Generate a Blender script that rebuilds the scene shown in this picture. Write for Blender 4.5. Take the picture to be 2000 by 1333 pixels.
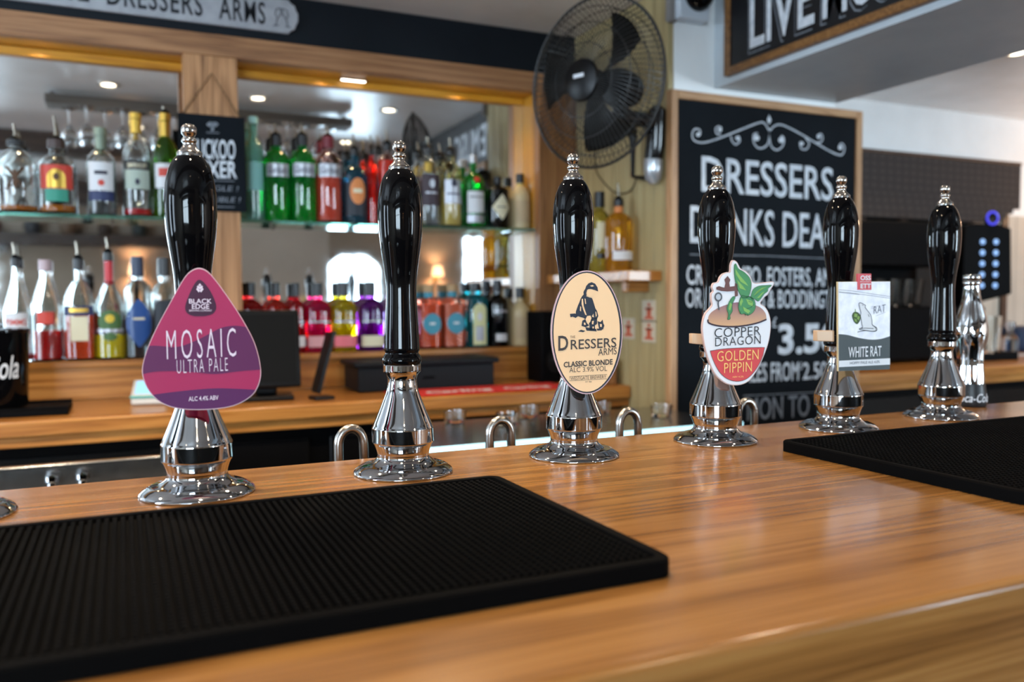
import bpy, bmesh, math, random
import numpy as np
from mathutils import Vector, Matrix
random.seed(7)
R = math.radians
for o in list(bpy.data.objects): bpy.data.objects.remove(o)
S = bpy.context.scene
COL = S.collection

# ------------------------------------------------------------------ camera
# metres; z = 0 is the top of the front counter, +Y goes over the bar to the back wall, +X along the bar
F, YAW, PITCH, ROLL, CH = 1643.38, 0.432933, 0.0509057, -0.0064708, 0.195576
cy_, sy_, cp_, sp_ = math.cos(YAW), math.sin(YAW), math.cos(PITCH), math.sin(PITCH)
fwd = np.array([sy_*cp_, cy_*cp_, -sp_]); r0 = np.array([cy_, -sy_, 0.0]); u0 = np.cross(r0, fwd)
rgt = math.cos(ROLL)*r0 + math.sin(ROLL)*u0; upv = -math.sin(ROLL)*r0 + math.cos(ROLL)*u0
cam = bpy.data.cameras.new('camera'); camo = bpy.data.objects.new('camera', cam); COL.objects.link(camo)
cam.sensor_width = 36; cam.lens = F/2000*36; cam.clip_start = 0.02; cam.clip_end = 60
m = Matrix.Identity(4)
for i in range(3): m[i][0], m[i][1], m[i][2] = rgt[i], upv[i], -fwd[i]
m[2][3] = CH
camo.matrix_world = m
cam.dof.use_dof = True; cam.dof.focus_distance = 1.0; cam.dof.aperture_fstop = 3.8; cam.dof.aperture_blades = 0
S.camera = camo

# ------------------------------------------------------------------ world, exposure, lights
S.view_settings.view_transform = 'Standard'; S.view_settings.look = 'None'
S.view_settings.gamma = 1; S.view_settings.exposure = 0.0; S.view_settings.use_curve_mapping = False
w = bpy.data.worlds.new('sky'); S.world = w; w.use_nodes = True
bg = w.node_tree.nodes['Background']; bg.inputs[0].default_value = (0.62, 0.80, 1.0, 1); bg.inputs[1].default_value = 6.0
S.cycles.max_bounces = 12; S.cycles.transmission_bounces = 12; S.cycles.transparent_max_bounces = 16
S.cycles.sample_clamp_indirect = 6.0

def lamp(kind, name, loc, power, color=(1, 1, 1), rot=(0, 0, 0), size=None, sizey=None, radius=.03, spot=None, blend=.6):
    l = bpy.data.lights.new(name, kind); l.energy = power; l.color = color
    if kind == 'AREA':
        l.shape = 'RECTANGLE'; l.size = size; l.size_y = sizey or size
    else: l.shadow_soft_size = radius
    if spot: l.spot_size = R(spot); l.spot_blend = blend
    o = bpy.data.objects.new(name, l); o.location = loc; o.rotation_euler = [R(a) for a in rot]; COL.objects.link(o)
    return o
ZCEIL, ZFLOOR = 1.145, -1.05
# daylight standing in the window openings of the wall behind the drinkers, facing the bar (+Y)
WIN = [(-2.9, -1.0, .0, .98), (1.90, 2.53, -.15, .69), (3.42, 3.72, .30, .91), (4.25, 5.35, -.20, .98)]  # outer two windows are added, unseen, to light the ceiling and far right wall
WPOW = [115, 30, 30, 170]
for i, (a, b, c, d) in enumerate(WIN):
    lamp('AREA', 'window_daylight', ((a+b)/2, -3.14, (c+d)/2), WPOW[i]*(b-a)*(d-c), (.74, .87, 1), (90, 0, 0), b-a, d-c)
# side windows on the left wall
lamp('AREA', 'window_daylight', (-3.14, 1.15, .45), 55, (.70, .85, 1), (0, -90, 0), .9, 1.6)
DOWN = [(-.03, 1.56), (.605, 1.56), (1.24, 1.56), (-.66, 1.56), (3.21, 2.21), (.0, -.55), (1.1, -.35), (-1.2, -.55), (2.4, -.6), (.1, .62), (1.25, .62), (3.4, 1.2)]
for x, y in DOWN:
    lamp('SPOT', 'downlight_beam', (x, y, ZCEIL-.012), (46 if x < 1 else (28 if x > 3.2 else 14)) if y > .9 else (42 if abs(x-.1) < .01 else (24 if x < .5 else 15)), (1, .78, .54), radius=.028, spot=125, blend=.8)
# warm lamps in the soffit over the bottles, and on the far warm wall
for x in (-.2, .62, 1.1):
    lamp('SPOT', 'soffit_beam', (x, 2.80, .925), 3.5, (1, .70, .34), radius=.02, spot=150, blend=.7)
lamp('POINT', 'wall_lamp_glow', (4.9, 2.5, .75), 10, (1, .62, .36), radius=.06)

# ------------------------------------------------------------------ pixel helpers (a pixel and a real depth give a point)
def ray(x, y): return rgt*(x-1000)/F - upv*(y-666.5)/F + fwd
def atY(x, y, Y): d = ray(x, y); return d*(Y/d[1]) + np.array([0, 0, CH])
def atX(x, y, X): d = ray(x, y); return d*(X/d[0]) + np.array([0, 0, CH])
def atZ(x, y, Z): d = ray(x, y); return d*((Z-CH)/d[2]) + np.array([0, 0, CH])

# ------------------------------------------------------------------ materials
MATS = {}
def mat(name, color, rough=.5, metal=0, spec=.5, coat=0, trans=0, ior=1.45, emit=None, estr=0, sheen=0):
    if name in MATS: return MATS[name]
    m = bpy.data.materials.new(name); m.use_nodes = True; b = m.node_tree.nodes['Principled BSDF']
    b.inputs['Base Color'].default_value = (*color, 1); b.inputs['Roughness'].default_value = rough
    b.inputs['Metallic'].default_value = metal; b.inputs['Specular IOR Level'].default_value = spec
    b.inputs['Coat Weight'].default_value = coat; b.inputs['Transmission Weight'].default_value = trans; b.inputs['IOR'].default_value = ior
    if emit: b.inputs['Emission Color'].default_value = (*emit, 1); b.inputs['Emission Strength'].default_value = estr
    MATS[name] = m
    # faint procedural variation so that nothing is a dead flat colour
    nt = m.node_tree
    if not trans and not emit:
        tc = nt.nodes.new('ShaderNodeTexCoord'); n = nt.nodes.new('ShaderNodeTexNoise'); n.inputs['Scale'].default_value = 35; n.inputs['Detail'].default_value = 4
        mr = nt.nodes.new('ShaderNodeMapRange'); mr.inputs['To Min'].default_value = max(0, rough-.04); mr.inputs['To Max'].default_value = min(1, rough+.05)
        nt.links.new(tc.outputs['Object'], n.inputs['Vector']); nt.links.new(n.outputs['Fac'], mr.inputs['Value']); nt.links.new(mr.outputs[0], b.inputs['Roughness'])
    return m

def wood(name, dark, mid, light, axis='X', scale=1.0, rough=.3, coat=.0, figure=.0, bump=.15, fine=1.0):
    """long streaky grain running along one object axis"""
    if name in MATS: return MATS[name]
    m = bpy.data.materials.new(name); m.use_nodes = True; nt = m.node_tree; b = nt.nodes['Principled BSDF']; N, L = nt.nodes.new, nt.links.new
    tc = N('ShaderNodeTexCoord')
    def stretch(along, across):
        mp = N('ShaderNodeMapping'); s = [across*scale]*3; s['XYZ'.index(axis)] = along*scale
        mp.inputs['Scale'].default_value = s; L(tc.outputs['Object'], mp.inputs['Vector']); return mp
    a = stretch(.30, 8); nA = N('ShaderNodeTexNoise'); nA.inputs['Scale'].default_value = 2.2; nA.inputs['Detail'].default_value = 4; nA.inputs['Distortion'].default_value = .5+figure
    L(a.outputs[0], nA.inputs['Vector'])
    wv = N('ShaderNodeMath'); wv.operation = 'MULTIPLY'; wv.inputs[1].default_value = 38+figure*6; L(nA.outputs['Fac'], wv.inputs[0])
    sn = N('ShaderNodeMath'); sn.operation = 'SINE'; L(wv.outputs[0], sn.inputs[0])
    mr = N('ShaderNodeMapRange'); mr.inputs['From Min'].default_value = -1; L(sn.outputs[0], mr.inputs['Value'])
    bb = stretch(3, 150*fine); nB = N('ShaderNodeTexNoise'); nB.inputs['Scale'].default_value = 2.0; nB.inputs['Detail'].default_value = 3; L(bb.outputs[0], nB.inputs['Vector'])
    cc = stretch(.5, 3); nC = N('ShaderNodeTexNoise'); nC.inputs['Scale'].default_value = 2.0; nC.inputs['Detail'].default_value = 2; L(cc.outputs[0], nC.inputs['Vector'])
    mx = N('ShaderNodeMix'); mx.data_type = 'FLOAT'; mx.inputs[0].default_value = .50; mB = N('ShaderNodeMapRange'); mB.inputs['From Min'].default_value = .30; mB.inputs['From Max'].default_value = .62; L(nB.outputs['Fac'], mB.inputs['Value']); L(mr.outputs[0], mx.inputs[2]); L(mB.outputs[0], mx.inputs[3])
    mx2 = N('ShaderNodeMix'); mx2.data_type = 'FLOAT'; mx2.inputs[0].default_value = .38; L(mx.outputs[0], mx2.inputs[2]); L(nC.outputs['Fac'], mx2.inputs[3])
    cr = N('ShaderNodeValToRGB'); e = cr.color_ramp.elements; e[0].position = .18; e[0].color = (*dark, 1); e[1].position = .78; e[1].color = (*light, 1)
    k = cr.color_ramp.elements.new(.46); k.color = (*mid, 1)
    L(mx2.outputs[0], cr.inputs[0]); L(cr.outputs[0], b.inputs['Base Color'])
    r2 = N('ShaderNodeMapRange'); r2.inputs['To Min'].default_value = rough*.75; r2.inputs['To Max'].default_value = rough*1.35; L(nC.outputs['Fac'], r2.inputs['Value']); L(r2.outputs[0], b.inputs['Roughness'])
    bp = N('ShaderNodeBump'); bp.inputs['Strength'].default_value = bump; bp.inputs['Distance'].default_value = .0006; L(mx.outputs[0], bp.inputs['Height']); L(bp.outputs[0], b.inputs['Normal'])
    b.inputs['Coat Weight'].default_value = coat; b.inputs['Coat Roughness'].default_value = .12
    MATS[name] = m; return m

def mottled(name, c1, c2, scale=3, rough=.6, bump=.1, stretchz=1.0, spec=.4):
    if name in MATS: return MATS[name]
    m = bpy.data.materials.new(name); m.use_nodes = True; nt = m.node_tree; b = nt.nodes['Principled BSDF']; N, L = nt.nodes.new, nt.links.new
    tc = N('ShaderNodeTexCoord'); mp = N('ShaderNodeMapping'); mp.inputs['Scale'].default_value = (1, 1, stretchz); L(tc.outputs['Object'], mp.inputs['Vector'])
    n = N('ShaderNodeTexNoise'); n.inputs['Scale'].default_value = scale; n.inputs['Detail'].default_value = 8; n.inputs['Roughness'].default_value = .6; L(mp.outputs[0], n.inputs['Vector'])
    cr = N('ShaderNodeValToRGB'); cr.color_ramp.elements[0].color = (*c1, 1); cr.color_ramp.elements[0].position = .35; cr.color_ramp.elements[1].color = (*c2, 1); cr.color_ramp.elements[1].position = .65
    L(n.outputs['Fac'], cr.inputs[0]); L(cr.outputs[0], b.inputs['Base Color']); b.inputs['Roughness'].default_value = rough; b.inputs['Specular IOR Level'].default_value = spec
    n2 = N('ShaderNodeTexNoise'); n2.inputs['Scale'].default_value = 60; n2.inputs['Detail'].default_value = 6; L(tc.outputs['Object'], n2.inputs['Vector'])
    bp = N('ShaderNodeBump'); bp.inputs['Strength'].default_value = bump; bp.inputs['Distance'].default_value = .002; L(n2.outputs['Fac'], bp.inputs['Height']); L(bp.outputs[0], b.inputs['Normal'])
    MATS[name] = m; return m

def tweed(name):
    m = bpy.data.materials.new(name); m.use_nodes = True; nt = m.node_tree; b = nt.nodes['Principled BSDF']; N, L = nt.nodes.new, nt.links.new
    tc = N('ShaderNodeTexCoord'); w1 = N('ShaderNodeTexWave'); w1.bands_direction = 'X'; w1.inputs['Scale'].default_value = 6; w1.inputs['Distortion'].default_value = 1.5; w1.inputs['Detail'].default_value = 3
    w2 = N('ShaderNodeTexWave'); w2.bands_direction = 'Z'; w2.inputs['Scale'].default_value = 9; w2.inputs['Distortion'].default_value = 1
    L(tc.outputs['Object'], w1.inputs['Vector']); L(tc.outputs['Object'], w2.inputs['Vector'])
    mx = N('ShaderNodeMath'); mx.operation = 'MULTIPLY'; L(w1.outputs['Fac'], mx.inputs[0]); L(w2.outputs['Fac'], mx.inputs[1])
    cr = N('ShaderNodeValToRGB'); cr.color_ramp.elements[0].color = (.034, .027, .025, 1); cr.color_ramp.elements[1].color = (.060, .046, .042, 1)
    L(mx.outputs[0], cr.inputs[0]); L(cr.outputs[0], b.inputs['Base Color']); b.inputs['Roughness'].default_value = .9; return m

OAK = wood('oak_counter', (.135, .056, .014), (.255, .114, .030), (.345, .168, .050), 'X', 1.0, .19, .2, 0, .10)
OAKB = wood('oak_back_counter', (.20, .068, .012), (.38, .145, .028), (.52, .23, .055), 'X', 1.0, .28, .1)
OAKL = wood('oak_lintel', (.12, .048, .018), (.28, .125, .050), (.38, .185, .080), 'X', .9, .5)
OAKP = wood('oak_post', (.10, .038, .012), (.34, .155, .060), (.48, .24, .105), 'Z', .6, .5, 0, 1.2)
OAKG = wood('oak_amber_lit', (.34, .13, .006), (.50, .21, .010), (.60, .28, .02), 'X', .9, .35)  # amber glow of the soffit lamps is put into the wood colour
OAKGZ = wood('oak_amber_lit_upright', (.30, .12, .008), (.44, .19, .014), (.54, .26, .03), 'Z', .9, .35)  # same amber lamp glow coloured into the upright grain
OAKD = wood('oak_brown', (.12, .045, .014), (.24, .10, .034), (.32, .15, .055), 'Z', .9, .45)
OAKS = wood('oak_board_frame', (.25, .12, .05), (.42, .22, .10), (.55, .32, .16), 'Z', 2, .45)
OAKSX = wood('oak_board_frame_across', (.25, .12, .05), (.42, .22, .10), (.55, .32, .16), 'X', 2, .45)
OAKSY = wood('sign_frame_wood', (.10, .04, .012), (.20, .085, .022), (.28, .13, .04), 'Y', 2, .4)
DKW = wood('dark_timber', (.018, .010, .007), (.04, .022, .014), (.07, .04, .025), 'X', 1, .4)
CHROME = mat('chrome', (.52, .52, .53), .04, 1)
BRUSH = mat('brushed_steel', (.42, .40, .37), .24, 1)
PEWTER = mat('nickel', (.55, .53, .51), .16, 1)
BLACKG = mat('black_gloss_handle', (.002, .002, .0025), .05, 0, .26, 0)
BLACKP = mat('black_plastic', (.0035, .0035, .004), .32, spec=.25)
BLACKM = mat('black_matt', (.0015, .0015, .002), .6, spec=.08)
RUBBER = mat('black_rubber', (.0015, .0015, .0017), .75, spec=.05)
CHALK = mottled('blackboard', (.0025, .004, .0062), (.005, .0075, .011), 3, .65, .1, 1, .10)
FASCIA = mottled('slate_paint', (.0038, .006, .0095), (.0065, .0098, .0145), 2, .5, .1, 1, .18)
CHALKW = mottled('chalk_white', (.52, .56, .62), (.74, .77, .82), 40, .8)
CHALKG = mottled('chalk_grey', (.16, .18, .21), (.26, .28, .32), 40, .8)
CEIL = mottled('ceiling_paint', (.74, .73, .72), (.86, .86, .86), 3, .24, .35, 1, .9)
WHITE = mottled('white_wall_paint', (.82, .84, .85), (.90, .92, .93), 3, .55, .2)
CREAM = wood('cream_painted_plank', (.28, .21, .095), (.36, .28, .135), (.43, .34, .17), 'Z', .8, .5)
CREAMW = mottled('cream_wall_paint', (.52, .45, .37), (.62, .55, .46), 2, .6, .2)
FLOOR = mottled('bar_floor', (.035, .022, .016), (.06, .04, .03), 4, .5)
MIRROR = mat('mirror_silver', (.93, .95, .95), .004, 1)
SHELFG = mat('green_edge_glass', (.55, .85, .75), .01, trans=1, ior=1.5)
CLEAR = mat('clear_glass', (.96, .98, .97), .0, trans=1, ior=1.45)
PANE = bpy.data.materials.new('window_pane'); PANE.use_nodes = True      # thin clear pane: lets daylight straight through, faint reflection
_n = PANE.node_tree; _n.nodes.clear(); _o = _n.nodes.new('ShaderNodeOutputMaterial'); _t = _n.nodes.new('ShaderNodeBsdfTransparent'); _g = _n.nodes.new('ShaderNodeBsdfGlossy'); _m = _n.nodes.new('ShaderNodeMixShader'); _f = _n.nodes.new('ShaderNodeFresnel')
_g.inputs['Roughness'].default_value = .02; _t.inputs[0].default_value = (.95, .98, .98, 1); _f.inputs['IOR'].default_value = 1.3
_n.links.new(_f.outputs[0], _m.inputs[0]); _n.links.new(_t.outputs[0], _m.inputs[1]); _n.links.new(_g.outputs[0], _m.inputs[2]); _n.links.new(_m.outputs[0], _o.inputs[0])

# ------------------------------------------------------------------ mesh builder
class MB:
    def __init__(s): s.v = []; s.f = []
    def add(s, vs, fs, M=None):
        b = len(s.v); s.v += [tuple(M @ Vector(v)) if M else tuple(v) for v in vs]; s.f += [tuple(i+b for i in f) for f in fs]; return s
    def box(s, x0, x1, y0, y1, z0, z1, M=None):
        v = [(x, y, z) for z in (z0, z1) for y in (y0, y1) for x in (x0, x1)]
        return s.add(v, [(0, 2, 3, 1), (4, 5, 7, 6), (0, 1, 5, 4), (2, 6, 7, 3), (0, 4, 6, 2), (1, 3, 7, 5)], M)
    def lathe(s, prof, seg=32, M=None, n=None, dy=1.0, cap=True):
        """prof: (r, z[, n]) rings from bottom to top; n > 2 squares the section, dy flattens it"""
        v = []; f = []; k = len(prof)
        for p in prof:
            q = p[2] if len(p) > 2 else (n or 2)
            for i in range(seg):
                a = 2*math.pi*(i+.5)/seg; c, d = math.cos(a), math.sin(a)
                r = p[0]*(1 if q == 2 else (abs(c)**q+abs(d)**q)**(-1/q))
                v.append((r*c, r*d*(dy if q > 2 else min(1, dy*1.0 if dy == 1 else 1)), p[1]))
        for j in range(k-1):
            for i in range(seg):
                a, b = j*seg+i, j*seg+(i+1) % seg; f.append((a, b, b+seg, a+seg))
        if cap:
            f.append(tuple(range(seg-1, -1, -1))); f.append(tuple((k-1)*seg+i for i in range(seg)))
        return s.add(v, f, M)
    def tube(s, pts, r, seg=10, closed=False, M=None):
        pts = [Vector(p) for p in pts]; n = len(pts); v = []; f = []; rr = r if isinstance(r, (list, tuple)) else [r]*n
        prev = None
        for i, p in enumerate(pts):
            t = (pts[(i+1) % n]-pts[i-1]) if closed else (pts[min(i+1, n-1)]-pts[max(i-1, 0)])
            t.normalize()
            if prev is None:
                prev = t.orthogonal().normalized()
            a = (prev - t*prev.dot(t)).normalized(); prev = a; b = t.cross(a)
            for k in range(seg):
                g = 2*math.pi*k/seg; v.append(tuple(p + (a*math.cos(g)+b*math.sin(g))*rr[i]))
        for j in range(n if closed else n-1):
            for k in range(seg):
                a0, a1 = j*seg+k, j*seg+(k+1) % seg; b0, b1 = ((j+1) % n)*seg+k, ((j+1) % n)*seg+(k+1) % seg
                f.append((a0, a1, b1, b0))
        if not closed: f.append(tuple(range(seg-1, -1, -1))); f.append(tuple((n-1)*seg+k for k in range(seg)))
        return s.add(v, f, M)
    def prism(s, out, y0, y1, M=None):
        """2-D outline (x, z) given a depth from y0 (front, smaller) to y1"""
        n = len(out); area = sum(out[i-1][0]*out[i][1]-out[i][0]*out[i-1][1] for i in range(n))
        if area < 0: out = out[::-1]
        v = [(p[0], y0, p[1]) for p in out]+[(p[0], y1, p[1]) for p in out]
        f = [tuple(range(n)), tuple(range(2*n-1, n-1, -1))]+[(i, i+n, (i+1) % n+n, (i+1) % n) for i in range(n)]
        return s.add(v, f, M)
    def build(s, name, material, parent=None, smooth=True, bevel=0, loc=None, angle=35, bseg=2):
        me = bpy.data.meshes.new(name); me.from_pydata(s.v, [], s.f); me.update()
        me.materials.append(material)
        o = bpy.data.objects.new(name, me); COL.objects.link(o)
        if smooth:
            me.polygons.foreach_set('use_smooth', [True]*len(me.polygons)); me.set_sharp_from_angle(angle=R(angle))
        if bevel:
            md = o.modifiers.new('bevel', 'BEVEL'); md.width = bevel; md.segments = bseg; md.limit_method = 'ANGLE'; md.angle_limit = R(40)
        if parent: o.parent = parent
        if loc is not None: o.location = loc
        return o
def tag(o, label=None, cat=None, group=None, kind=None):
    for k, v in (('label', label), ('category', cat), ('group', group), ('kind', kind)):
        if v: o[k] = v
    return o
def thing(name, label, cat, loc=(0, 0, 0), rz=0, group=None):
    o = bpy.data.objects.new(name, None); o.empty_display_size = .02; COL.objects.link(o); o.location = loc; o.rotation_euler = (0, 0, rz)
    return tag(o, label, cat, group)
def struct(name, mb, material, **k): return tag(mb.build(name, material, **k), kind='structure')
def bx(x0, x1, y0, y1, z0, z1): return MB().box(x0, x1, y0, y1, z0, z1)

def text_verts(body, bold=0.0, shear=0.0, spacing=1.0):
    c = bpy.data.curves.new('t', 'FONT'); c.body = body; c.offset = bold; c.shear = shear; c.space_character = spacing; c.resolution_u = 3; c.fill_mode = 'FRONT'
    o = bpy.data.objects.new('t', c); COL.objects.link(o)
    dg = bpy.context.evaluated_depsgraph_get(); me = bpy.data.meshes.new_from_object(o.evaluated_get(dg))
    v = [tuple(p.co[:2]) for p in me.vertices]; f = [tuple(p.vertices) for p in me.polygons]
    bpy.data.objects.remove(o); bpy.data.curves.remove(c); bpy.data.meshes.remove(me)
    xs = [p[0] for p in v]; ys = [p[1] for p in v]; x0, x1 = min(xs), max(xs)
    # cap height comes from the tallest letters, the baseline is y = 0
    return [((p[0]-x0)/(x1-x0), p[1]) for p in v], f, max(ys), min(ys)

class Panel:
    """a flat board standing at a real place: local x to the right, local z up, front facing local -y"""
    def __init__(s, origin, a):
        s.o = Vector(origin); s.a = a; s.M = Matrix.Translation(s.o) @ Matrix.Rotation(a, 4, 'Z'); s.Mi = s.M.inverted()
        s.n = np.array((s.M.to_3x3() @ Vector((0, -1, 0)))[:])
    def at(s, x, y):
        d = ray(x, y); c = np.array([0, 0, CH]); t = np.dot(np.array(s.o[:])-c, s.n)/np.dot(d, s.n); p = s.Mi @ Vector(tuple(c+d*t)); return (p.x, p.z)
    def poly(s, pts, zoom=None):
        if zoom: k, ox, oy = zoom; pts = [(ox+p[0]/k, oy+p[1]/k) for p in pts]
        return [s.at(*p) for p in pts]
def lettering(parent, pan, body, p0, p1, htop, material, bold=.0, y=-.0008, shear=0, px=True, name='lettering', spacing=1.0, lower=False):
    """text whose baseline runs from p0 to p1 (pixels or local) with cap height to htop (a pixel y over p0, or metres)"""
    if px:
        a, b = pan.at(*p0), pan.at(*p1); h = pan.at(p0[0], htop)[1]-a[1]
    else: a, b, h = p0, p1, htop
    v, f, top, bot = text_verts(body, bold, shear, spacing)
    ux, uz = b[0]-a[0], b[1]-a[1]
    mb = MB(); n = len(v)
    P = [(a[0]+ux*p[0], y, a[1]+uz*p[0]+h*p[1]/top) for p in v]
    mb.add(P, f)
    return mb.build(name, material, parent, smooth=False)
def spline(pts, n=8, closed=False):
    """Catmull-Rom through 2-D or 3-D points"""
    P = [Vector(p) for p in pts]; N = len(P); out = []
    rng = range(N) if closed else range(N-1)
    for i in rng:
        if closed: a, b, c, d = P[i-1], P[i], P[(i+1) % N], P[(i+2) % N]
        else: a, b, c, d = P[max(i-1, 0)], P[i], P[i+1], P[min(i+2, N-1)]
        for k in range(n):
            t = k/n; out.append(tuple(.5*((2*b)+(c-a)*t+(2*a-5*b+4*c-d)*t*t+(3*b-a-3*c+d)*t**3)))
    if not closed: out.append(tuple(P[-1]))
    return out
def clip(sub, con):
    """Sutherland-Hodgman: subject polygon cut by a convex polygon"""
    n = len(con); ar = sum(con[i-1][0]*con[i][1]-con[i][0]*con[i-1][1] for i in range(n))
    if ar < 0: con = con[::-1]
    out = list(sub)
    for i in range(n):
        a, b = con[i-1], con[i]; inp = out; out = []
        ins = lambda p: (b[0]-a[0])*(p[1]-a[1])-(b[1]-a[1])*(p[0]-a[0]) >= 0
        for j in range(len(inp)):
            p, q = inp[j-1], inp[j]
            def cut():
                d1 = (b[0]-a[0])*(p[1]-a[1])-(b[1]-a[1])*(p[0]-a[0]); d2 = (b[0]-a[0])*(q[1]-a[1])-(b[1]-a[1])*(q[0]-a[0]); t = d1/(d1-d2)
                return (p[0]+(q[0]-p[0])*t, p[1]+(q[1]-p[1])*t)
            if ins(q):
                if not ins(p): out.append(cut())
                out.append(q)
            elif ins(p): out.append(cut())
        if not out: return []
    return out
def flat(parent, name, outs, material, y, t=.0003):
    mb = MB()
    for o in outs:
        if len(o) > 2: mb.prism(o, y, y+t)
    return mb.build(name, material, parent, smooth=False)
def stroke(pts, w):
    """a 2-D ribbon of width w (number or list) along points, as an outline polygon"""
    n = len(pts); L, Rr = [], []
    for i, p in enumerate(pts):
        a, b = pts[max(i-1, 0)], pts[min(i+1, n-1)]; dx, dz = b[0]-a[0], b[1]-a[1]; l = math.hypot(dx, dz) or 1; ww = (w[i] if isinstance(w, (list, tuple)) else w)/2
        L.append((p[0]-dz/l*ww, p[1]+dx/l*ww)); Rr.append((p[0]+dz/l*ww, p[1]-dx/l*ww))
    return L, Rr
def ribbon(parent, name, lines, w, material, y):
    mb = MB()
    for pts in lines:
        L, Rr = stroke(pts, w); n = len(L); mb.add([(p[0], y, p[1]) for p in L]+[(p[0], y, p[1]) for p in Rr], [(i, i+n, i+n+1, i+1) for i in range(n-1)])
    return mb.build(name, material, parent, smooth=False)

# ================================================================== SETTING
YB, YP, YC, XW = 2.85, 2.72, 2.15, 1.523          # mirror wall, front of the back bar, column face, alcove side wall
XB0, XB1, ZB = 1.694, 2.2, .845                   # the dropped beam over the bar
YW = 3.03
struct('floor', bx(-3.2, 5.6, -3.3, 3.3, ZFLOOR-.05, ZFLOOR), FLOOR)
struct('ceiling', bx(-3.2, 5.6, -3.3, 3.3, ZCEIL, ZCEIL+.05), CEIL)
struct('wall_back', bx(-3.2, 5.6, YW, YW+.09, ZFLOOR, ZCEIL), WHITE)
struct('wall_left', bx(-3.3, -3.2, -3.3, .3, ZFLOOR, ZCEIL).box(-3.3, -3.2, 2.0, 3.1, ZFLOOR, ZCEIL).box(-3.3, -3.2, .3, 2.0, ZFLOOR, -.02).box(-3.3, -3.2, .3, 2.0, .92, ZCEIL), CREAMW)
WARM = mottled('peach_wall_paint', (.60, .42, .32), (.70, .50, .39), 2, .6, .2)
struct('wall_right', bx(5.5, 5.6, -3.3, 3.1, ZFLOOR, ZCEIL), WARM)
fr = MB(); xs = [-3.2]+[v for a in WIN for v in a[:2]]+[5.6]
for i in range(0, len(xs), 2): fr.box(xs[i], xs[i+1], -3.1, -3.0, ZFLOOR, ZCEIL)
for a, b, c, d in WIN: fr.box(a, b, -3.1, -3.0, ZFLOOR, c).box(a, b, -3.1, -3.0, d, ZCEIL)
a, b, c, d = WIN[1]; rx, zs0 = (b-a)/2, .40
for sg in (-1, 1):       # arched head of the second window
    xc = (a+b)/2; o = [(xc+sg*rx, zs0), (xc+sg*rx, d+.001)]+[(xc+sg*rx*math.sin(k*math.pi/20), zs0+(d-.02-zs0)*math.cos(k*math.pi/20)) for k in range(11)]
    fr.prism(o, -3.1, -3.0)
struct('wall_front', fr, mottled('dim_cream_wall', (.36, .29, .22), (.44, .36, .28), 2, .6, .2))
struct('trim_1', bx(-3.2, 5.5, -2.995, -2.97, ZFLOOR, -.35), DKW)          # dark dado under the windows
for i, (a, b, c, d) in enumerate(WIN):
    wd = thing('window_%d' % (i+1), None, None, ((a+b)/2, -3.05, c)); wd['kind'] = 'structure'
    W, H = (b-a)/2, d-c
    g = MB().box(-W, W, -.02, .02, 0, .04).box(-W, W, -.02, .02, H-.04, H).box(-W, -W+.04, -.02, .02, 0, H).box(W-.04, W, -.02, .02, 0, H).box(-.015, .015, -.015, .015, 0, H).box(-W, W, -.015, .015, H*.62, H*.62+.025)
    g.build('frame', WHITE, wd, smooth=False)
    MB().box(-W+.03, W-.03, -.002, .002, .03, H-.03).build('pane', PANE, wd, smooth=False)
wd = thing('window_5', None, None, (-3.25, 1.15, -.02)); wd['kind'] = 'structure'
MB().box(-.02, .02, -.85, .85, 0, .04).box(-.02, .02, -.85, .85, .90, .94).box(-.02, .02, -.03, .03, 0, .94).build('frame', WHITE, wd, smooth=False)
# column, beam and the cream boarded side wall of the alcove
struct('wall_column', bx(XW+.02, XB1, YC, YW, ZFLOOR, ZCEIL), WHITE)
struct('trim_2', bx(XB0, XB1, -1.2, YC-.001, ZB, ZCEIL), mottled('beam_paint', (.48, .54, .60), (.60, .66, .71), 3, .4, .25))
sw = thing('wall_alcove', None, None, (XW, YC, 0)); sw['kind'] = 'structure'
for i in range(11):
    y0 = .002+i*.077; bx(0, .019, y0, y0+.0745, ZFLOOR, ZCEIL-.002).build('plank', CREAM, sw, bevel=.002)
# window bay at the right: back wall is wall_back; a boarded return with the window blind
DKB = wood('brown_window_timber', (.03, .015, .009), (.06, .03, .018), (.09, .05, .03), 'Z', 1, .4)
wb = thing('window_6', None, None, (3.2, 3.02, 0)); wb['kind'] = 'structure'
MB().box(-.3, 1.1, -.012, 0, -.05, .80).build('pane', mat('dark_glass', (.012, .016, .018), .08), wb, smooth=False)  # pane coloured near black
for x in (-.3, .02, .30, .62, 1.06): bx(x, x+.045, -.035, -.012, -.05, .8).build('mullion', DKB, wb, smooth=False)
bx(-.35, 1.15, -.04, -.012, -.1, -.04).build('sill', DKB, wb, smooth=False)

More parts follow.
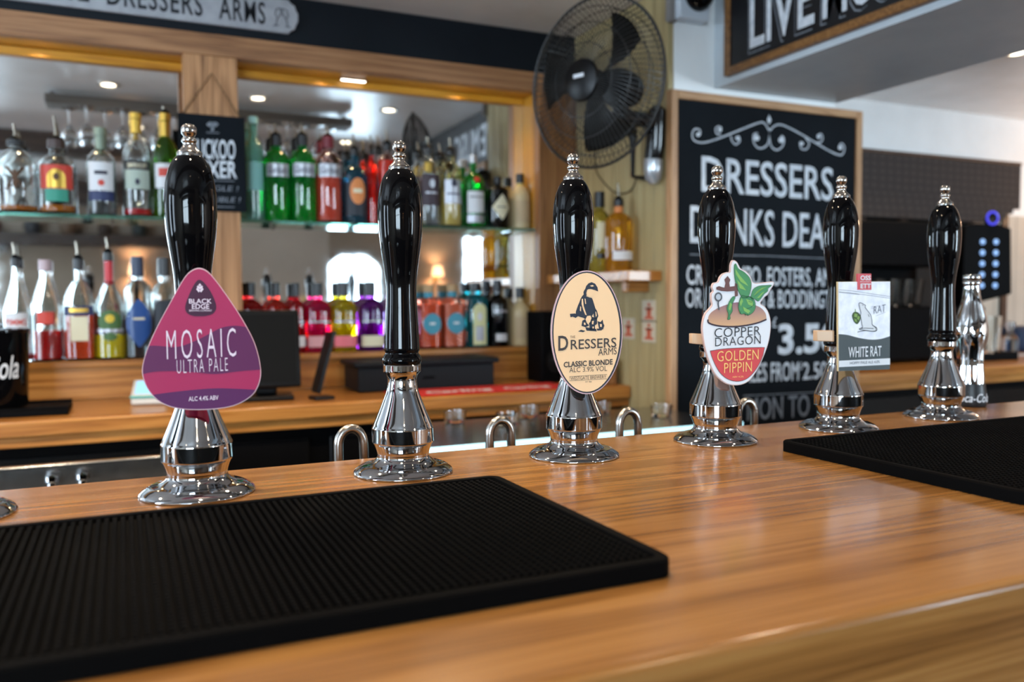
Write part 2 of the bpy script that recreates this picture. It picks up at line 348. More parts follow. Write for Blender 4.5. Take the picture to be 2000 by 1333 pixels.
# ================================================================== FRONT COUNTER
cn = thing('front_counter', 'polished golden oak bar counter with a rounded front edge', 'counter')
CY0, CY1 = .371, 1.005
prof = []
r = .007
for k in range(7):
    a = math.pi/2*k/6; prof.append((CY0+r-r*math.sin(a), -r+r*math.cos(a)))
prof = [(CY1, 0)] + prof + [(CY0, -.115), (CY0+.03, -.115), (CY0+.03, -.05), (CY1, -.05)]
mb = MB(); n = len(prof); v = [(-1.6, p[0], p[1]) for p in prof]+[(2.9, p[0], p[1]) for p in prof]
mb.add(v, [tuple(range(n)), tuple(range(2*n-1, n-1, -1))]+[(i, i+n, (i+1) % n+n, (i+1) % n) for i in range(n)])
bm = mb.build('worktop', OAK, cn, angle=25)
bx(-1.6, 2.9, CY0+.035, CY0+.06, ZFLOOR, -.1152).build('front_panel', OAKD, cn, smooth=False)
bx(-1.6, 2.9, CY1-.08, CY1-.055, ZFLOOR, -.0505).build('back_panel', BLACKM, cn, smooth=False)

# bar mats: thick rubber tray with a raised rim and rows of pips
def barmat(name, label, x0, x1, y0, y1):
    t = thing(name, label, 'bar mat', ((x0+x1)/2, (y0+y1)/2, 0), 0, 'black rubber bar mats on the counter')
    W, D, T = (x1-x0)/2, (y1-y0)/2, .0135
    def rr(w, d, c, k=5): 
        o = []
        for sx, sy, a0 in ((1, 1, 0), (-1, 1, 90), (-1, -1, 180), (1, -1, 270)):
            for i in range(k+1):
                a = R(a0+90*i/k); o.append((sx*(w-c)+c*math.cos(a), sy*(d-c)+c*math.sin(a)))
        return o
    rings = [(rr(W, D, .014), .0005), (rr(W, D, .014), T-.0015), (rr(W-.0015, D-.0015, .0125), T), (rr(W-.009, D-.009, .006), T), (rr(W-.0105, D-.0105, .005), T-.0045)]
    n = len(rings[0][0]); v = [(p[0], p[1], z) for o, z in rings for p in o]; f = [tuple(range(n-1, -1, -1))]
    for j in range(len(rings)-1): f += [(j*n+i, j*n+(i+1) % n, (j+1)*n+(i+1) % n, (j+1)*n+i) for i in range(n)]
    f.append(tuple((len(rings)-1)*n+i for i in range(n)))
    MB().add(v, f).build('tray', RUBBER, t)
    nx, ny = int((2*W-.026)/.0062), int((2*D-.026)/.0066); px, py = (2*W-.026)/nx, (2*D-.026)/ny; mb = MB(); V, Fc = [], []
    for i in range(nx):
        for j in range(ny):
            cx, cy = -W+.013+px*(i+.5), -D+.013+py*(j+.5); a, b = .0021, .0026; b0 = len(V)
            V += [(cx-a, cy-b, T-.0046), (cx+a, cy-b, T-.0046), (cx+a, cy+b, T-.0046), (cx-a, cy+b, T-.0046)]
            a *= .72; b *= .80; V += [(cx-a, cy-b, T-.0004), (cx+a, cy-b, T-.0004), (cx+a, cy+b, T-.0004), (cx-a, cy+b, T-.0004)]
            Fc += [(b0+4, b0+5, b0+6, b0+7), (b0, b0+1, b0+5, b0+4), (b0+1, b0+2, b0+6, b0+5), (b0+2, b0+3, b0+7, b0+6), (b0+3, b0, b0+4, b0+7)]
    tag(MB().add(V, Fc).build('pips', RUBBER, t, smooth=False), kind='stuff')
    return t
barmat('bar_mat', 'black ribbed rubber bar mat lying before the purple and bare pumps', -.30, .347, .478, .790)
barmat('bar_mat', 'black ribbed rubber bar mat lying before the two farthest pumps', .752, 1.40, .497, .822)

# ------------------------------------------------------------------ hand pumps
def seg(pr, n=5): return [(p[0], p[1]) for p in spline([(a, b) for a, b in pr], n)]
CH_F = seg([(.0290, .0205), (.0294, .0182), (.0310, .0160), (.0338, .0136), (.0372, .0118), (.0410, .0108), (.0450, .0099), (.0488, .0083), (.0520, .0063), (.0543, .0045), (.0556, .0028), (.0560, .0014), (.0554, .0002)], 3)[::-1]
CH_P = [(.0, 0)] + CH_F + seg([(.0292, .0214), (.0292, .0230), (.0300, .0262), (.0316, .0305), (.0330, .0335)], 3) + [(.0334, .0340), (.0343, .0350), (.0345, .0356), (.0345, .0366), (.0345, .0505), (.0345, .0515), (.0343, .0521)] + seg([(.0336, .0533), (.0322, .0570), (.0292, .0640), (.0256, .0725), (.0222, .0810), (.0192, .0890), (.0172, .0960), (.0163, .1040), (.0166, .1080), (.0180, .1115), (.0200, .1135)], 3) + [(.0208, .1141), (.0210, .1150), (.0210, .1158), (.0210, .1207), (.0210, .1215), (.0204, .1224), (0, .1226)]
HN_P = [(0, .1225), (.0208, .1228), (.0222, .1255), (.0222, .1285), (.0208, .1315), (.0190, .1340), (.0185, .1358), (.0196, .1375), (.0199, .1390), (.0196, .1420)]
HN_Q = seg([(.0196, .1420), (.0190, .158), (.0180, .178), (.0172, .196), (.0172, .210), (.0184, .2255), (.0205, .2407), (.0229, .2564), (.0244, .272), (.0250, .2885), (.0244, .304), (.0220, .3195), (.0178, .331), (.0135, .3375), (.0118, .3388)], 4)
FN_P = [(0, .3386), (.0122, .3386), (.0122, .3422), (.0112, .3434), (.0088, .3455), (.0068, .3478), (.0060, .3500), (.0062, .3518), (.0072, .3530), (.0074, .3548), (.0066, .3562), (.0050, .3574), (.0054, .3588), (.0070, .3608), (.0076, .3640), (.0072, .3672), (.0052, .3696), (.0026, .3706), (0, .3707)]
pumps_at = [atZ(x, y, 0) for x, y in [(387, 963), (788, 922.5), (1121, 890.5), (1397, 861.5), (1637, 837), (1837, 814.5)]]
pumps_at = [np.array([-.150, .903, 0])] + pumps_at
PL = ['chrome hand pump cut off by the left edge, only its foot in view', 'black handled chrome beer pump behind the magenta teardrop clip', 'black handled chrome beer pump that carries no clip, second from left',
      'black handled chrome beer pump behind the cream oval clip', 'black handled chrome beer pump behind the cream dragon clip', 'black handled chrome beer pump behind the rectangular rat clip', 'farthest black handled beer pump, beside the chrome contour bottle']
proto = None
for i, (p, lb) in enumerate(zip(pumps_at, PL)):
    t = thing('beer_pump', lb, 'beer pump', (p[0], p[1], 0), 0, 'hand pumps in a row along the counter')
    if proto is None:
        a = MB().lathe(CH_P, 96, cap=False).build('base', CHROME, t, angle=32)
        b = MB().lathe(HN_P+HN_Q[1:], 48, cap=False).build('handle', BLACKG, t, angle=50)
        c = MB().lathe(FN_P, 32, cap=False).build('finial', PEWTER, t, angle=40)
        proto = (a, b, c)
    else:
        for q in proto:
            d = q.copy(); COL.objects.link(d); d.parent = t
# swan neck spouts behind the counter edge
for k, (px, py, lb) in enumerate([(685, 828, 'behind the bare pump'), (977, 812, 'left of the oval clip pump'), (1228, 795, 'between the oval and dragon clip pumps'), (1458, 776, 'right of the dragon clip pump')]):
    c = atY(px, py, 1.075); zt = c[2]-.0065
    t = thing('beer_spout', 'bent steel swan neck spout '+lb, 'beer spout', (c[0], 1.075, 0), 0, 'steel swan necks behind the counter')
    pts = [(-.0165, 0, -.26), (-.0165, 0, -.10), (-.0165, 0, zt-.045)]
    for j in range(17):
        a = math.pi*(1-j/16); pts.append((.0165*math.cos(a), 0, zt-.0205+.0205*math.sin(a)))
    pts += [(.0172, .001, zt-.035), (.019, .003, zt-.07), (.0205, .005, zt-.16)]
    MB().tube(pts, .0062, 14).build('pipe', BRUSH, t)
    MB().tube([(-.0165, 0, -.27), (-.0165, 0, -.235)], .010, 14).build('nut', CHROME, t)

# ------------------------------------------------------------------ pump clips
def clipboard(pump, a, label, off=.036, z=.16):
    p = pumps_at[pump]; al = R(a)
    o = (p[0]-math.sin(al)*off, p[1]-math.cos(al)*off, z)
    t = thing('pump_clip', label, 'pump clip', o, -al, 'beer badges clipped to the pumps')
    return t, Panel(o, -al)
def C(name, rgb, rough=.5):
    return mat('print_'+name, rgb, rough, spec=.22)
PAPERW = C('white', (.70, .73, .78)); INK = C('ink', (.035, .042, .055))
def bracket(t, pan, up=.0, mt=BLACKP):
    # spring clip that grips the handle behind the badge
    MB().box(-.008, .008, .0035, .014, up-.012, up+.012).build('back_clip', mt, t, bevel=.002)
def strap(t, pan, pts, mt):
    MB().prism(pan.poly(pts), .004, .012).build('strap', mt, t, bevel=.001)
# 1: magenta teardrop
t, pn = clipboard(1, 10, 'magenta and purple teardrop beer badge, large white capitals')
Z1 = (2.667, 260, 500)
out = pn.poly(spline([(345, 63), (388, 80), (432, 128), (500, 222), (570, 330), (632, 450), (662, 560), (664, 640), (632, 715), (565, 765), (480, 792), (350, 803), (228, 795), (140, 762), (80, 700), (50, 625), (52, 560), (80, 470), (130, 360), (195, 240), (262, 122), (302, 78)], 5, True), Z1)
MB().prism(out, -.001, .003).build('board', C('magenta', (.34, .018, .085)), t, smooth=False)
inner = [(p[0]*.985, p[1]*.985+.0) for p in out]
cxm = sum(p[0] for p in out)/len(out); czm = sum(p[1] for p in out)/len(out)
inner = [(cxm+(p[0]-cxm)*.985, czm+(p[1]-czm)*.985) for p in out]
MB().prism(out, -.0014, -.0009).build('rim', C('pale_rim', (.62, .42, .45)), t, smooth=False)
MB().prism(inner, -.0018, -.0009).build('face', C('magenta', (.34, .018, .085)), t, smooth=False)
b1 = pn.poly(spline([(30, 470), (120, 468), (230, 474), (320, 445), (400, 405), (470, 372), (560, 366), (700, 400)], 5)+spline([(700, 590), (560, 600), (430, 615), (320, 606), (200, 600), (100, 605), (20, 625)], 5), Z1)
b2 = pn.poly(spline([(60, 730), (160, 715), (290, 700), (420, 690), (540, 692), (680, 700)], 5)+[(700, 860), (20, 860)], Z1)
flat(t, 'printed_wave', [clip(b1, inner)], C('purple', (.10, .013, .072)), -.0021)
flat(t, 'printed_wave', [clip(b2, inner)], C('violet', (.085, .012, .082)), -.0021)
bdg = pn.poly(spline([(346, 125), (375, 145), (412, 200), (434, 262), (420, 298), (385, 312), (350, 315), (310, 312), (280, 295), (273, 262), (292, 205), (322, 145)], 4, True), Z1)
flat(t, 'printed_badge', [bdg], C('plum', (.045, .007, .030)), -.0021)
TXT = C('lilac_white', (.70, .58, .68))
hop = []
for dx, dz in ((0, -14), (-9, -4), (9, -4), (-12, 8), (12, 8), (0, 2), (-6, 16), (6, 16)):
    hop.append(pn.poly([(349+dx, 158+dz), (356+dx, 166+dz), (349+dx, 175+dz), (342+dx, 166+dz)], Z1))
flat(t, 'printed_hop', hop, TXT, -.0024)
def zl(Z, x, y): return (Z[1]+x/Z[0], Z[2]+y/Z[0])
def ztxt(t, pn, Z, s, x0, y0, x1, y1, ytop, m, bold=.01, y=-.0026, shear=0, spacing=1):
    return lettering(t, pn, s, zl(Z, x0, y0), zl(Z, x1, y1), Z[2]+ytop/Z[0], m, bold, y, shear, spacing=spacing)
ztxt(t, pn, Z1, 'BLACK', 293, 248, 411, 248, 224, TXT, .012)
ztxt(t, pn, Z1, 'EDGE', 308, 276, 398, 276, 251, TXT, .012)
ztxt(t, pn, Z1, 'BREWING COMPANY', 294, 290, 412, 290, 280, TXT, .0)
ztxt(t, pn, Z1, 'MOSAIC', 178, 540, 538, 524, 388, TXT, -.010, spacing=1.4)
ztxt(t, pn, Z1, 'ULTRA PALE', 230, 613, 495, 599, 543, TXT, -.014, spacing=1.3)
ztxt(t, pn, Z1, 'ALC 4.4% ABV', 291, 756, 446, 748, 733, TXT, .01)
bracket(t, pn)
# 3: cream oval
t, pn = clipboard(3, 15, 'cream oval beer badge with dark rim and crouching man print')
Z2 = (4.76, 1050, 510)
cx, cy = 456, 664
def oval(rx, ry, dx=0, n=56): return pn.poly([(cx+dx+rx*math.cos(2*math.pi*k/n), cy+ry*math.sin(2*math.pi*k/n)) for k in range(n)], Z2)
MB().prism(oval(334, 575), -.001, .004).build('board', C('slate', (.055, .065, .075)), t, smooth=False)
MB().prism(oval(334, 575, -3), -.0012, -.0009).build('rim', C('pale_rim', (.62, .42, .45)), t, smooth=False)
MB().prism(oval(323, 565), -.0016, -.0010).build('border', INK, t, smooth=False)
MB().prism(oval(308, 552, -3), -.0020, -.0012).build('face', C('cream', (.78, .545, .33)), t, smooth=False)
NAVY = C('navy_ink', (.030, .040, .060))
man = [[(438, 262), (448, 232), (470, 208), (498, 198), (530, 212), (552, 246), (558, 284), (528, 272), (495, 262), (470, 262), (452, 272)],     # flat cap
       [(438, 262), (455, 272), (448, 300), (452, 322), (442, 330), (424, 312), (422, 290), (430, 272)],               # hair and ear
       [(424, 312), (452, 330), (478, 340), (500, 344), (508, 362), (520, 400), (532, 440), (530, 470), (512, 492), (500, 512), (510, 540), (505, 572), (480, 590), (462, 560), (444, 545), (420, 528), (395, 522), (350, 505), (352, 470), (362, 440), (372, 412), (384, 385), (396, 352), (408, 330)],  # coat
       [(296, 492), (345, 488), (372, 512), (350, 530), (322, 518), (302, 524)],                                      # coat tail
       [(412, 555), (440, 540), (452, 575), (475, 600), (442, 616), (404, 604)],                                      # knee
       [(470, 560), (505, 520), (548, 535), (548, 585), (528, 600), (530, 640), (478, 642), (478, 600)],              # leg
       [(552, 560), (580, 568), (600, 545), (606, 580), (616, 600), (604, 636), (568, 636), (560, 600)],              # basket
       [(526, 430), (548, 466), (560, 512), (546, 545), (522, 540), (515, 490)],                                      # arm
       [(440, 615), (540, 632), (545, 655), (450, 648)], [(372, 655), (400, 640), (440, 650), (420, 662)], [(545, 628), (600, 632), (590, 645), (550, 648)]]
flat(t, 'printed_man', [pn.poly(q, Z2) for q in man], NAVY, -.0023)
hil = [[(480, 232), (505, 224), (520, 234), (500, 240)], [(455, 275), (480, 270), (516, 280), (522, 300), (512, 318), (498, 330), (478, 332), (458, 320), (452, 300)],
       [(406, 352), (416, 352), (424, 420), (440, 470), (452, 505), (438, 500), (418, 450), (404, 400)], [(432, 350), (440, 352), (446, 400), (438, 400)], [(392, 420), (400, 430), (398, 470), (388, 460)],
       [(456, 512), (486, 508), (496, 530), (484, 566), (462, 590), (452, 560), (440, 545)], [(532, 470), (540, 475), (545, 510), (536, 520)], [(574, 585), (592, 588), (590, 615), (576, 612)], [(500, 560), (518, 556), (512, 590), (500, 588)], [(505, 610), (518, 610), (516, 628), (506, 628)], [(424, 575), (436, 572), (444, 592), (428, 596)]]
flat(t, 'printed_man_highlight', [pn.poly(q, Z2) for q in hil], C('cream', (.78, .545, .33)), -.0026)
INK2 = C('brown_ink', (.055, .050, .052))
ztxt(t, pn, Z2, 'D', 188, 832, 280, 827, 697, INK2, .018)
ztxt(t, pn, Z2, 'RESSERS', 303, 822, 727, 800, 733, INK2, .008)
ztxt(t, pn, Z2, 'THE', 297, 719, 345, 716, 697, INK2, .0)
ztxt(t, pn, Z2, 'ARMS', 558, 880, 730, 867, 815, INK2, .0)
ztxt(t, pn, Z2, 'CLASSIC BLONDE', 238, 988, 692, 960, 938, INK2, .03)
ztxt(t, pn, Z2, 'ALC 3.9% VOL', 290, 1036, 640, 1020, 990, INK2, .0)
ztxt(t, pn, Z2, 'WESTGATE BREWERY', 300, 1108, 632, 1090, 1076, INK2, .0)
ribbon(t, 'printed_box', [pn.poly([(292, 1074), (640, 1053), (640, 1096), (292, 1114), (292, 1074)], Z2)], .0004, INK2, -.0026)
ztxt(t, pn, Z2, 'EST 1866', 440, 1130, 498, 1127, 1117, INK2, .0)
bracket(t, pn)
# 4: dragon shield
t, pn = clipboard(4, 5, 'white goblet shaped beer badge topped by a green dragon')
Z3 = (4.76, 1350, 490)
shield = [(393, 88), (425, 110), (455, 165), (505, 190), (545, 235), (568, 292), (620, 300), (700, 292), (755, 286), (765, 310), (745, 345), (720, 385), (705, 412), (680, 430), (655, 462), (640, 492), (680, 520), (712, 570), (732, 640), (735, 720), (720, 830), (690, 930), (640, 1050), (590, 1140), (540, 1205), (480, 1240), (410, 1252), (330, 1240), (255, 1190), (205, 1130), (165, 1040), (130, 930), (108, 820), (98, 720), (108, 640), (130, 580), (165, 540), (190, 505), (182, 460), (182, 400), (200, 378), (188, 340), (205, 300), (245, 290), (262, 250), (290, 215), (330, 200), (358, 196), (362, 140), (374, 100)]
so = pn.poly(spline(shield, 3, True), Z3)
PINKR = C('pink_rim', (.62, .46, .44)); MB().prism(so, -.001, .0022).build('board', PINKR, t, smooth=False)
cxs = sum(p[0] for p in so)/len(so); czs = sum(p[1] for p in so)/len(so)
def inset(out, d):
    n = len(out); ar = sum(out[i-1][0]*out[i][1]-out[i][0]*out[i-1][1] for i in range(n)); sg = 1 if ar > 0 else -1; o2 = []
    for i in range(n):
        a, b = out[i-2], out[(i+2) % n]; dx, dz = b[0]-a[0], b[1]-a[1]; l = math.hypot(dx, dz) or 1; o2.append((out[i][0]-sg*dz/l*d, out[i][1]+sg*dx/l*d))
    return o2
MB().prism(inset(so, .0011), -.0014, -.0009).build('face', C('cool_white', (.74, .77, .83)), t, smooth=False)
dome = pn.poly(spline([(148, 650), (160, 600), (205, 555), (300, 510), (420, 480), (540, 495), (630, 525), (680, 575), (692, 625)], 5)+spline([(692, 640), (620, 668), (520, 690), (400, 705), (290, 702), (200, 685), (148, 660)], 5), Z3)
def gradmat(name, c1, c2, z0, z1):
    m = bpy.data.materials.new(name); m.use_nodes = True; nt = m.node_tree; b = nt.nodes['Principled BSDF']
    tc = nt.nodes.new('ShaderNodeTexCoord'); sx = nt.nodes.new('ShaderNodeSeparateXYZ'); mr = nt.nodes.new('ShaderNodeMapRange'); mr.inputs['From Min'].default_value = z0; mr.inputs['From Max'].default_value = z1
    cr = nt.nodes.new('ShaderNodeValToRGB'); cr.color_ramp.elements[0].color = (*c1, 1); cr.color_ramp.elements[1].color = (*c2, 1)
    nt.links.new(tc.outputs['Object'], sx.inputs[0]); nt.links.new(sx.outputs[2], mr.inputs['Value']); nt.links.new(mr.outputs[0], cr.inputs[0]); nt.links.new(cr.outputs[0], b.inputs['Base Color']); b.inputs['Roughness'].default_value = .4; return m
z0d, z1d = min(p[1] for p in dome), max(p[1] for p in dome)
flat(t, 'printed_copper', [dome], gradmat('print_copper', (.62, .36, .18), (.22, .10, .14), z0d, z1d), -.0017)
ribbon(t, 'printed_outline', [pn.poly(spline([(148, 640), (152, 668), (200, 690), (290, 704), (400, 706), (520, 692), (620, 668), (692, 638)], 4), Z3)], .0022, C('dark_band', (.05, .035, .05)), -.0020)
redo = pn.poly(spline([(168, 932), (300, 912), (480, 902), (675, 898)], 5)+spline([(660, 970), (625, 1050), (570, 1135), (500, 1195), (420, 1215), (335, 1195), (265, 1140), (215, 1060), (180, 975)], 5), Z3)
flat(t, 'printed_panel', [redo], C('coral_red', (.60, .075, .085)), -.0017)
ribbon(t, 'printed_outline', [redo+[redo[0]]], .0007, C('slate', (.055, .065, .075)), -.0020)
GR = C('green', (.075, .27, .12)); GR2 = C('pale_green', (.22, .44, .12)); GRD = C('dark_green', (.02, .075, .04))
wing1 = spline([(388, 150), (402, 122), (430, 170), (480, 200), (530, 250), (548, 310), (540, 370), (520, 425), (470, 440), (440, 400), (410, 330), (392, 240)], 4, True)
wing2 = spline([(735, 322), (690, 322), (620, 328), (570, 355), (550, 400), (545, 440), (580, 450), (610, 470), (640, 440), (670, 400), (700, 375), (705, 350)], 4, True)
body = spline([(455, 420), (500, 425), (545, 430), (580, 470), (585, 530), (560, 575), (515, 600), (480, 585), (455, 590), (435, 560), (430, 500)], 4, True)
leg = spline([(380, 425), (398, 440), (370, 500), (372, 560), (350, 600), (352, 632), (328, 640), (335, 590), (322, 540), (345, 470)], 4, True)
flat(t, 'printed_dragon', [pn.poly(q, Z3) for q in (wing1, wing2, body, leg)], GR, -.0023)
ribbon(t, 'printed_dragon_lines', [pn.poly(q+[q[0]], Z3) for q in (wing1, wing2, body, leg)], .0005, GRD, -.0030)
hl = [[(400, 170), (440, 230), (500, 300), (520, 330), (450, 290), (405, 220)], [(415, 270), (470, 330), (500, 370), (440, 350)], [(570, 420), (640, 350), (690, 335), (600, 380)], [(600, 440), (650, 390), (670, 380), (620, 440)], [(500, 450), (560, 470), (565, 520), (520, 500)], [(470, 520), (540, 560), (520, 585), (480, 560)], [(350, 480), (372, 500), (350, 560), (338, 540)], [(460, 440), (470, 470), (450, 520), (440, 480)]]
flat(t, 'printed_dragon_scales', [pn.poly(q, Z3) for q in hl], GR2, -.0026)
ribbon(t, 'printed_dragon_lines', [pn.poly(q, Z3) for q in ([(500, 440), (530, 425), (560, 455), (550, 480), (520, 470)], [(500, 540), (540, 530), (570, 500)], [(440, 590), (450, 560)], [(490, 610), (490, 580)], [(515, 608), (510, 585)])], .0006, GRD, -.0030)
TAP = C('tap_brown', (.15, .075, .075))
flat(t, 'printed_tap', [pn.poly(q, Z3) for q in ([(225, 340), (250, 330), (300, 345), (310, 300), (300, 270), (330, 235), (355, 270), (345, 300), (350, 335), (395, 330), (400, 300), (422, 310), (425, 420), (398, 430), (396, 375), (330, 380), (270, 375), (225, 362)],)], TAP, -.0023)
ring = [(242+30*math.cos(a*.35), 430+36*math.sin(a*.35)) for a in range(19)]
ribbon(t, 'printed_tap', [pn.poly(ring, Z3), pn.poly([(242, 465), (240, 500), (248, 550)], Z3)], .0022, C('pipe_grey', (.10, .11, .13)), -.0026)
flat(t, 'printed_tap', [pn.poly([(242+22*math.cos(a), 430+28*math.sin(a)) for a in [k*.4 for k in range(16)]], Z3)], C('pipe_blue', (.45, .52, .60)), -.0024)
SER = C('slate_text', (.035, .04, .05))
ztxt(t, pn, Z3, 'COPPER', 205, 808, 633, 784, 722, SER, -.003, spacing=1.05)
ztxt(t, pn, Z3, 'DRAGON', 212, 890, 635, 865, 808, SER, -.003, spacing=1.05)
YEL = C('soft_yellow', (.82, .60, .20))
ztxt(t, pn, Z3, 'GOLDEN', 232, 1030, 615, 1010, 935, YEL, -.01, -.0026, spacing=1.05)
ztxt(t, pn, Z3, 'PIPPIN', 296, 1138, 552, 1122, 1045, YEL, -.01, -.0026, spacing=1.05)
ztxt(t, pn, Z3, 'ABV 4.2%', 372, 1180, 476, 1176, 1166, YEL, .0, -.0026)
bracket(t, pn)
STRAP = mat('cream_plastic', (.62, .42, .27), .4)
strap(t, pn, [(1355, 652), (1378, 653), (1378, 674), (1355, 672)], STRAP)
# 5: rectangular rat
t, pn = clipboard(5, 0, 'rectangular white and grey beer badge with drawn white rat')
Z4 = (6.06, 1610, 520)
rect = pn.poly([(150, 186), (772, 182), (766, 1222), (155, 1245)], Z4)
MB().prism(rect, -.001, .0012).build('board', C('board_edge', (.62, .50, .30)), t, smooth=False)
face = pn.poly([(158, 190), (770, 184), (764, 1221), (162, 1244)], Z4)
MB().prism(face, -.0014, -.0009).build('face', mottled('print_pencil_grey', (.70, .74, .86), (.88, .91, .99), 60, .5, 0, 1), t, smooth=False)
DG = C('slate_grey', (.065, .082, .09))
flat(t, 'printed_band', [clip(pn.poly(spline([(150, 805), (260, 815), (400, 850), (540, 870), (660, 862), (780, 825)], 5)+[(780, 1260), (140, 1260)], Z4), face)], DG, -.0017)
flat(t, 'printed_strip', [clip(pn.poly([(150, 1122), (780, 1090), (780, 1165), (150, 1197)], Z4), face)], PAPERW, -.0020)
ribbon(t, 'printed_line', [pn.poly([(160, 282), (300, 292), (540, 328), (768, 362)], Z4), pn.poly([(160, 304), (300, 318), (540, 350), (768, 382)], Z4), pn.poly([(160, 312), (400, 336)], Z4)], .0005, C('pencil', (.10, .12, .16)), -.0018)
rat = spline([(398, 440), (430, 440), (455, 455), (475, 468), (470, 490), (500, 530), (535, 580), (550, 640), (552, 690), (575, 712), (600, 740), (590, 768), (540, 770), (480, 762), (430, 755), (400, 745), (440, 725), (432, 690), (425, 640), (415, 590), (420, 550), (408, 500)], 4, True)
flat(t, 'printed_rat', [pn.poly(rat, Z4)], PAPERW, -.0018)
tail = spline([(560, 705), (600, 725), (612, 750), (590, 772), (540, 772), (480, 765), (430, 770), (380, 782)], 4)
ribbon(t, 'printed_rat_lines', [pn.poly(rat+[rat[0]], Z4), pn.poly(tail, Z4), pn.poly([(400, 740), (470, 735), (570, 740)], Z4), pn.poly([(505, 570), (518, 600)], Z4), pn.poly([(436, 460), (444, 466)], Z4)], .0009, INK, -.0021)
hp = spline([(355, 540), (385, 548), (412, 575), (418, 620), (400, 665), (375, 688), (345, 665), (325, 625), (318, 585), (330, 555)], 4, True)
flat(t, 'printed_hop', [pn.poly(hp, Z4)], C('hop_dark', (.05, .09, .03)), -.0018)
flat(t, 'printed_hop', [pn.poly(q, Z4) for q in ([(345, 560), (380, 570), (372, 610), (340, 600)], [(385, 590), (408, 600), (395, 640), (372, 625)], [(340, 620), (368, 630), (375, 665), (350, 655)], [(352, 510), (358, 510), (360, 545), (352, 545)])], C('hop_green', (.20, .34, .08)), -.0021)
PEN = C('pencil', (.10, .12, .16))
ztxt(t, pn, Z4, 'RAT', 572, 568, 712, 540, 480, PEN, -.01, -.0020)
ribbon(t, 'printed_line', [pn.poly([(540, 482), (640, 470)], Z4), pn.poly([(540, 500), (600, 496)], Z4), pn.poly([(600, 590), (712, 545)], Z4)], .0003, PEN, -.0019)
ztxt(t, pn, Z4, 'WHITE RAT', 270, 1082, 660, 1062, 960, PAPERW, .01, -.0023)
ztxt(t, pn, Z4, 'HOPPY PALE ALE 4.0%', 288, 1164, 640, 1147, 1132, PEN, .0, -.0024)
flat(t, 'printed_tab', [pn.poly([(380, 90), (540, 90), (542, 282), (382, 282)], Z4)], C('tab_red', (.62, .10, .12)), -.0024, .0030)
ztxt(t, pn, Z4, 'OSS', 408, 165, 532, 165, 112, PAPERW, .03, -.0028)
ztxt(t, pn, Z4, 'BREWERY', 405, 192, 530, 192, 180, PAPERW, .0, -.0028)
ztxt(t, pn, Z4, 'ETT', 410, 262, 532, 262, 208, PAPERW, .03, -.0028)
bracket(t, pn)
strap(t, pn, [(1600, 646), (1634, 646), (1634, 668), (1600, 667)], STRAP)

# ================================================================== BACK BAR
bb = thing('back_bar', 'oak framed mirrored back bar with lintel, upright and bottle ledge', 'back bar', (0, YP, 0))
def part(name, x0, x1, y0, y1, z0, z1, m, bev=.002): return bx(x0, x1, y0-YP, y1-YP, z0, z1).build(name, m, bb, bevel=bev)
XL = -1.5
part('fascia', XL, XW, YP+.012, YP+.03, .999, ZCEIL-.001, FASCIA, 0)
part('lintel', XL, XW, YP, YP+.04, .933, .9985, OAKL)
part('soffit', XL, XW, YP+.041, YB+.029, .9335, .95, OAKG, 0)
part('top_rail', XL, .199, YB-.010, YB-.001, .908, .9325, OAKG); part('top_rail', .321, 1.366, YB-.010, YB-.001, .908, .9325, OAKG)
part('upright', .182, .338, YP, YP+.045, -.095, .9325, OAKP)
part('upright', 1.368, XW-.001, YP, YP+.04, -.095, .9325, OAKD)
part('jamb', .20, .32, YP+.046, YB-.001, .0205, .9325, OAKGZ); part('jamb', 1.3675, 1.40, YP+.041, YB+.01, .0205, .9325, OAKGZ)
part('mirror', XL, .199, YB, YB+.006, .0205, .9325, MIRROR, 0).__setitem__('label', 'silvered mirror panel')
part('mirror', .321, 1.3665, YB, YB+.006, .0205, .9325, MIRROR, 0).__setitem__('label', 'silvered mirror panel')
part('ledge', XL, 1.367, 2.745, YB+.012, .002, .020, OAKB)
part('riser', XL, 1.367, 2.76, 2.778, -.0955, .0015, OAKB)
# glass shelves
ZS = .446
for nm, x0, x1, lb in (('glass_shelf', XL+.1, .180, 'green edged glass shelf on the left of the oak upright'), ('glass_shelf', .340, 1.364, 'green edged glass shelf between oak upright and fan')):
    t = thing(nm, lb, 'shelf', ((x0+x1)/2, 2.80, ZS))
    W = (x1-x0)/2
    MB().box(-W, W, -.055, .047, -.010, 0).build('glass', SHELFG, t, bevel=.001)
    k = -W+.12
    while k < W:
        MB().tube([(k, .049, -.0155), (k, .012, -.0155)], .005, 10).build('bracket', CHROME, t); k += .42
# back counters
for lb, x0, x1, yf in (('oak back counter under the bottles with a black base', XL, 1.52, 2.352), ('oak back counter under the coffee machine at the far right', 2.22, 4.6, 2.288)):
    t = thing('back_counter', lb, 'counter', ((x0+x1)/2, yf, -.096)); W = (x1-x0)/2
    MB().box(-W, W, 0, (2.759 if x0 < 0 else 3.0)-yf, -.042, 0).build('worktop', OAKB, t, bevel=.006)
    MB().box(-W, W, .012, .03, -.068, -.0425).build('edge_strip', OAKB, t, bevel=.002)
    MB().box(-W, W, .05, .07, ZFLOOR+.096, -.043).build('base_panel', BLACKM, t, smooth=False)
    for k in range(3 if x0 < 0 else 2):
        xx = -W+.5+k*1.0
        MB().box(xx-.47, xx+.47, .040, .0495, -.90, -.10).build('door', BLACKP, t, bevel=.003)
        MB().tube([(xx+.36, .03, -.18), (xx+.36, .018, -.18), (xx+.36, .018, -.30), (xx+.36, .03, -.30)], .004, 8).build('handle', BRUSH, t)

